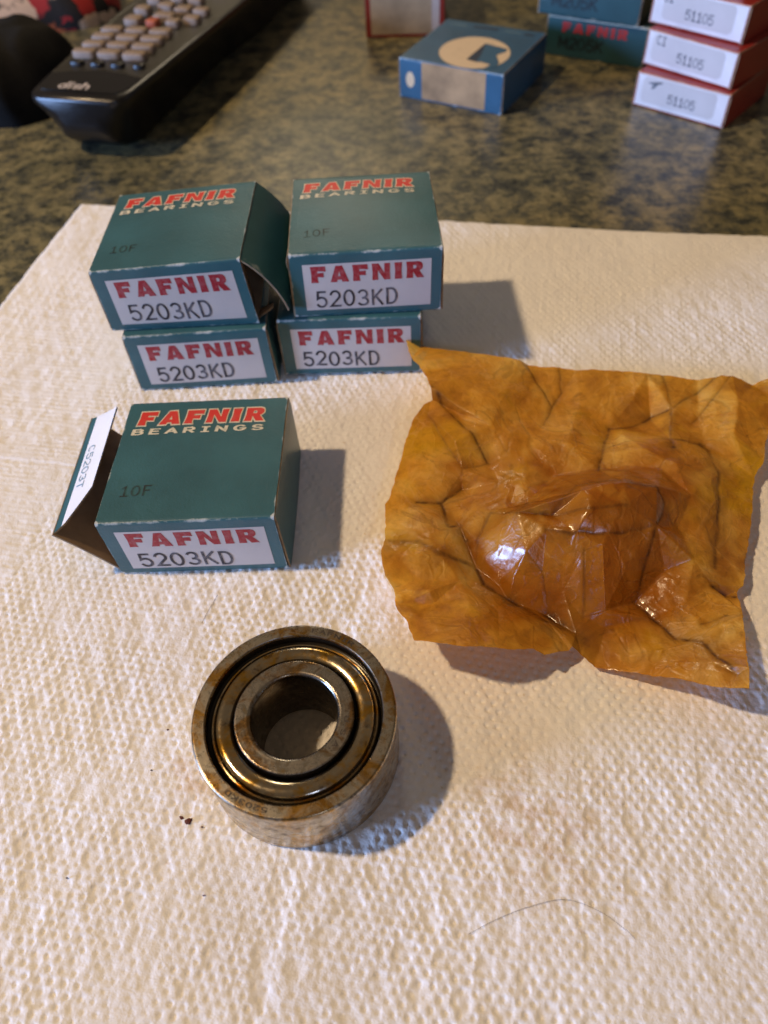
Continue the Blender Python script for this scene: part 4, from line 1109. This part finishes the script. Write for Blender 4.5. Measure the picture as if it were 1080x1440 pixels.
def build_remote():
    body_m, nt, b = nodes('black_plastic'); b.inputs['Base Color'].default_value = (.006, .006, .007, 1); b.inputs['Roughness'].default_value = .28
    bump(nt, b, noise(nt, 1500, 2).outputs[0], .05, .0002)
    face_m, nt, b = nodes('grey_faceplate'); b.inputs['Base Color'].default_value = (.09, .086, .075, 1); b.inputs['Metallic'].default_value = .9; b.inputs['Roughness'].default_value = .36
    gl_m, nt, b = nodes('gloss_black'); b.inputs['Base Color'].default_value = (.005, .006, .009, 1); b.inputs['Roughness'].default_value = .12
    key_m = mat_plain('taupe_rubber_key', (.26, .20, .155), .6, .1, 300)
    dk_m = mat_plain('black_key', (.01, .01, .01), .3, .1, 300)
    red_m = mat_plain('red_key', (.40, .10, .05), .6, .1, 300)
    wh_m = mat_plain('logo_white', (.55, .50, .48), .5, .1, 300)
    F0 = np.array(P(104, 139, 24)); F1 = np.array(P(258, 0, 24))
    ang = R(72)
    root = thing('remote_control', 'black television remote control with taupe keys lying on the counter', 'remote', (F0[0], F0[1], ZC), ang - math.pi / 2)
    # local: y along the remote away from the viewer, x across
    secs = []
    st = [(-1.5, 17, 9, 15, 25.0), (-.4, 20, 11, 11, 25.6), (2.5, 21.8, 13.5, 6.5, 26), (8, 22.8, 15, 2.5, 26), (18, 23.8, 16, .3, 26), (60, 26.8, 17, 0.0, 26), (110, 30, 18, 0, 25.5), (150, 31, 24, 0, 25), (215, 31, 24, 0, 25), (222, 27, 16, 4, 24.6), (224, 20, 10, 9, 23)]
    vs, fs = [], []
    for y, hw, hb, z0, z1 in st:
        pr = rounded_section(hw, hb, z0, z1, 4)
        vs += [(x, y, z) for x, z in pr]
    n = len(pr)
    for i in range(len(st) - 1):
        for k in range(n):
            k2 = (k + 1) % n; fs.append((i * n + k, i * n + k2, (i + 1) * n + k2, (i + 1) * n + k)[::-1])
    fs.append(tuple(range(n))); fs.append(tuple(range((len(st) - 1) * n, len(st) * n))[::-1])
    mesh_obj('body', vs, fs, body_m, root, smooth=True, auto=45)
    def top(x, y, l):
        zt = np.interp(y, [s[0] for s in st], [s[4] for s in st]); return (x, y, zt + l)
    def plate(name, pts, mat, l):
        return mesh_obj(name, [top(x, y, l) for x, y in pts], [tuple(range(len(pts)))], mat, root)
    fp = [(-18, 5), (18, 5), (21, 9), (22.6, 26), (25.2, 60), (28.5, 110), (29.2, 205), (-29.2, 205), (-28.5, 110), (-25.2, 60), (-22.6, 26), (-21, 9)]
    vs = [top(x, y, .2) for x, y in fp] + [top(x, y, -.3) for x, y in fp]
    k = len(fp)
    pl = mesh_obj('faceplate', vs, [tuple(range(k))] + [(i, k + i, k + (i + 1) % k, (i + 1) % k) for i in range(k)], face_m, root)
    gp = [(-17, 4), (17, 4), (20.5, 8), (22, 20), (12, 24), (0, 25.5), (-12, 24), (-22, 20), (-20.5, 8)]
    gl = mesh_obj('gloss_panel', [top(x, y, .35) for x, y in gp], [tuple(range(len(gp)))], gl_m, root)
    place_text('logo', text_mesh('dish', .17, track=.08), (-11, 6.2, 3.0, 12.0), wh_m, gl, lambda a, c, l: top(a, c, l), .45)
    def key(x, y, w, d, h, mat, rz=0.0, name='key', r=.32):
        pr = [(1.0, -.1), (1.0, .72), (.93, .92), (.80, 1.0)]
        vs, fs = [], []; m_ = 20
        for s, z in pr:
            for q in range(m_):
                a = 6.2832 * q / m_
                cx = math.copysign(abs(math.cos(a)) ** .45, math.cos(a)); cy = math.copysign(abs(math.sin(a)) ** .45, math.sin(a))
                lx, ly = rot2(cx * w / 2 * s, cy * d / 2 * s, rz)
                vs.append(top(x + lx, y + ly, z * h + .1))
        for i in range(len(pr) - 1):
            for q in range(m_): fs.append((i * m_ + q, i * m_ + (q + 1) % m_, (i + 1) * m_ + (q + 1) % m_, (i + 1) * m_ + q))
        fs.append(tuple(range((len(pr) - 1) * m_, len(pr) * m_)))
        mesh_obj(name, vs, fs, mat, root, smooth=True, auto=40)
    for c in (-15, -5, 5): key(c, 31, 6.0, 4.2, 1.6, dk_m)
    key(15.5, 31, 5, 4, 1.6, dk_m)
    for r_, y in enumerate((40, 49, 58, 67)):
        for x in (-16, -3.5, 9): key(x, y, 10.8, 5.8, 2.8, key_m, R(4))
    for x, y, w, d, mt_ in ((-12, 81, 8.5, 8, key_m), (-1, 79, 6, 6, red_m), (1.5, 87, 11, 6.5, key_m), (9.5, 80, 7, 6.5, key_m), (17, 85, 8, 7, key_m), (-14, 95, 8, 7, key_m), (-4, 101, 8.5, 7, key_m), (7, 97, 8.5, 7, key_m), (17, 96, 8, 6, key_m), (-14, 109, 8, 6, key_m), (8, 110, 8, 6, key_m), (-3, 113, 8, 6, key_m)):
        key(x, y, w, d, 2.8, mt_)
    for y in (124, 134, 144, 154):
        for x in (-15, 0, 15): key(x, y, 9.5, 5.5, 2.6, key_m)
build_remote()

def build_cloth():
    """black pouch and the printed cloth beyond it, at the remote's far side"""
    blk = mat_plain('black_fabric', (.006, .006, .006), .85, .3, 300, spec=.2)
    c = P(30, 120, ZC)
    nx, ny = 40, 40
    vn = VN(61)
    def lump(cx, cy, ax, ay, h, rz, seed, power=2.6):
        vs, fs = [], []
        v_ = VN(seed)
        for j in range(19):
            f = j / 18.0; th = f * math.pi / 2
            for i in range(48):
                a = 6.2832 * i / 48
                k = math.cos(th) ** .55
                w = 1 + .16 * v_(np.array(3 * math.cos(a) + 9), np.array(3 * math.sin(a) + 9 + 2 * f))
                x, y = rot2(ax * k * w * math.copysign(abs(math.cos(a)) ** .8, math.cos(a)), ay * k * w * math.copysign(abs(math.sin(a)) ** .8, math.sin(a)), rz)
                z = h * math.sin(th) ** 1.0 + 3.0 * float(v_(np.array((x + 200) / 9), np.array((y + 200) / 9))) * math.sin(th)
                vs.append((cx + x, cy + y, max(ZC + .05, ZC + .05 + z)))
        for j in range(18):
            for i in range(48): fs.append((j * 48 + i, j * 48 + (i + 1) % 48, (j + 1) * 48 + (i + 1) % 48, (j + 1) * 48 + i))
        fs.append(tuple(18 * 48 + i for i in range(48)))
        return vs, fs
    q = P(38, 118, ZC + 8)
    vs, fs = lump(q[0] - 8, q[1] + 6, 31, 36, 31, R(-16), 71)
    o = mesh_obj('black_pouch', vs, fs, blk, None, smooth=True, loc=(q[0] - 8, q[1] + 6, ZC))
    tag(o, 'plain black soft pouch lying against the remote control', 'pouch')
    mt, nt, b = nodes('flower_print')
    vo = nd(nt, 'ShaderNodeTexVoronoi', feature='F1'); vo.inputs['Scale'].default_value = 95; vo.inputs['Randomness'].default_value = 1
    nn = noise(nt, 160, 3)
    vec = nd(nt, 'ShaderNodeVectorMath', operation='ADD'); sc = nd(nt, 'ShaderNodeVectorMath', operation='SCALE'); sc.inputs['Scale'].default_value = .010
    nt.links.new(nn.outputs[1], sc.inputs[0]); nt.links.new(objco(nt), vec.inputs[0]); nt.links.new(sc.outputs[0], vec.inputs[1])
    nt.links.new(vec.outputs[0], vo.inputs['Vector'])
    hue = nd(nt, 'ShaderNodeSeparateColor'); nt.links.new(vo.outputs['Color'], hue.inputs[0])
    pal = ramp(nt, hue.outputs[0], [(.0, (.012, .009, .009)), (.14, (.36, .02, .02)), (.46, (.50, .12, .04)), (.60, (.62, .44, .30)), (.80, (.012, .01, .01)), (.92, (.03, .05, .03))], 'CONSTANT')
    msk = ramp(nt, vo.outputs['Distance'], [(.55, (1, 1, 1)), (.72, (0, 0, 0))])
    nt.links.new(mixc(nt, msk.outputs[0], (.008, .007, .007), pal.outputs[0]), b.inputs['Base Color'])
    b.inputs['Roughness'].default_value = .85
    q = P(40, 30, ZC + 8)
    vs, fs = lump(q[0] - 22, q[1] + 34, 64, 40, 30, R(8), 77)
    o = mesh_obj('printed_cloth', vs, fs, mt, None, smooth=True, loc=(q[0] - 22, q[1] + 34, ZC))
    tag(o, 'bunched black cloth printed with red and cream flowers behind the pouch', 'cloth')
build_cloth()
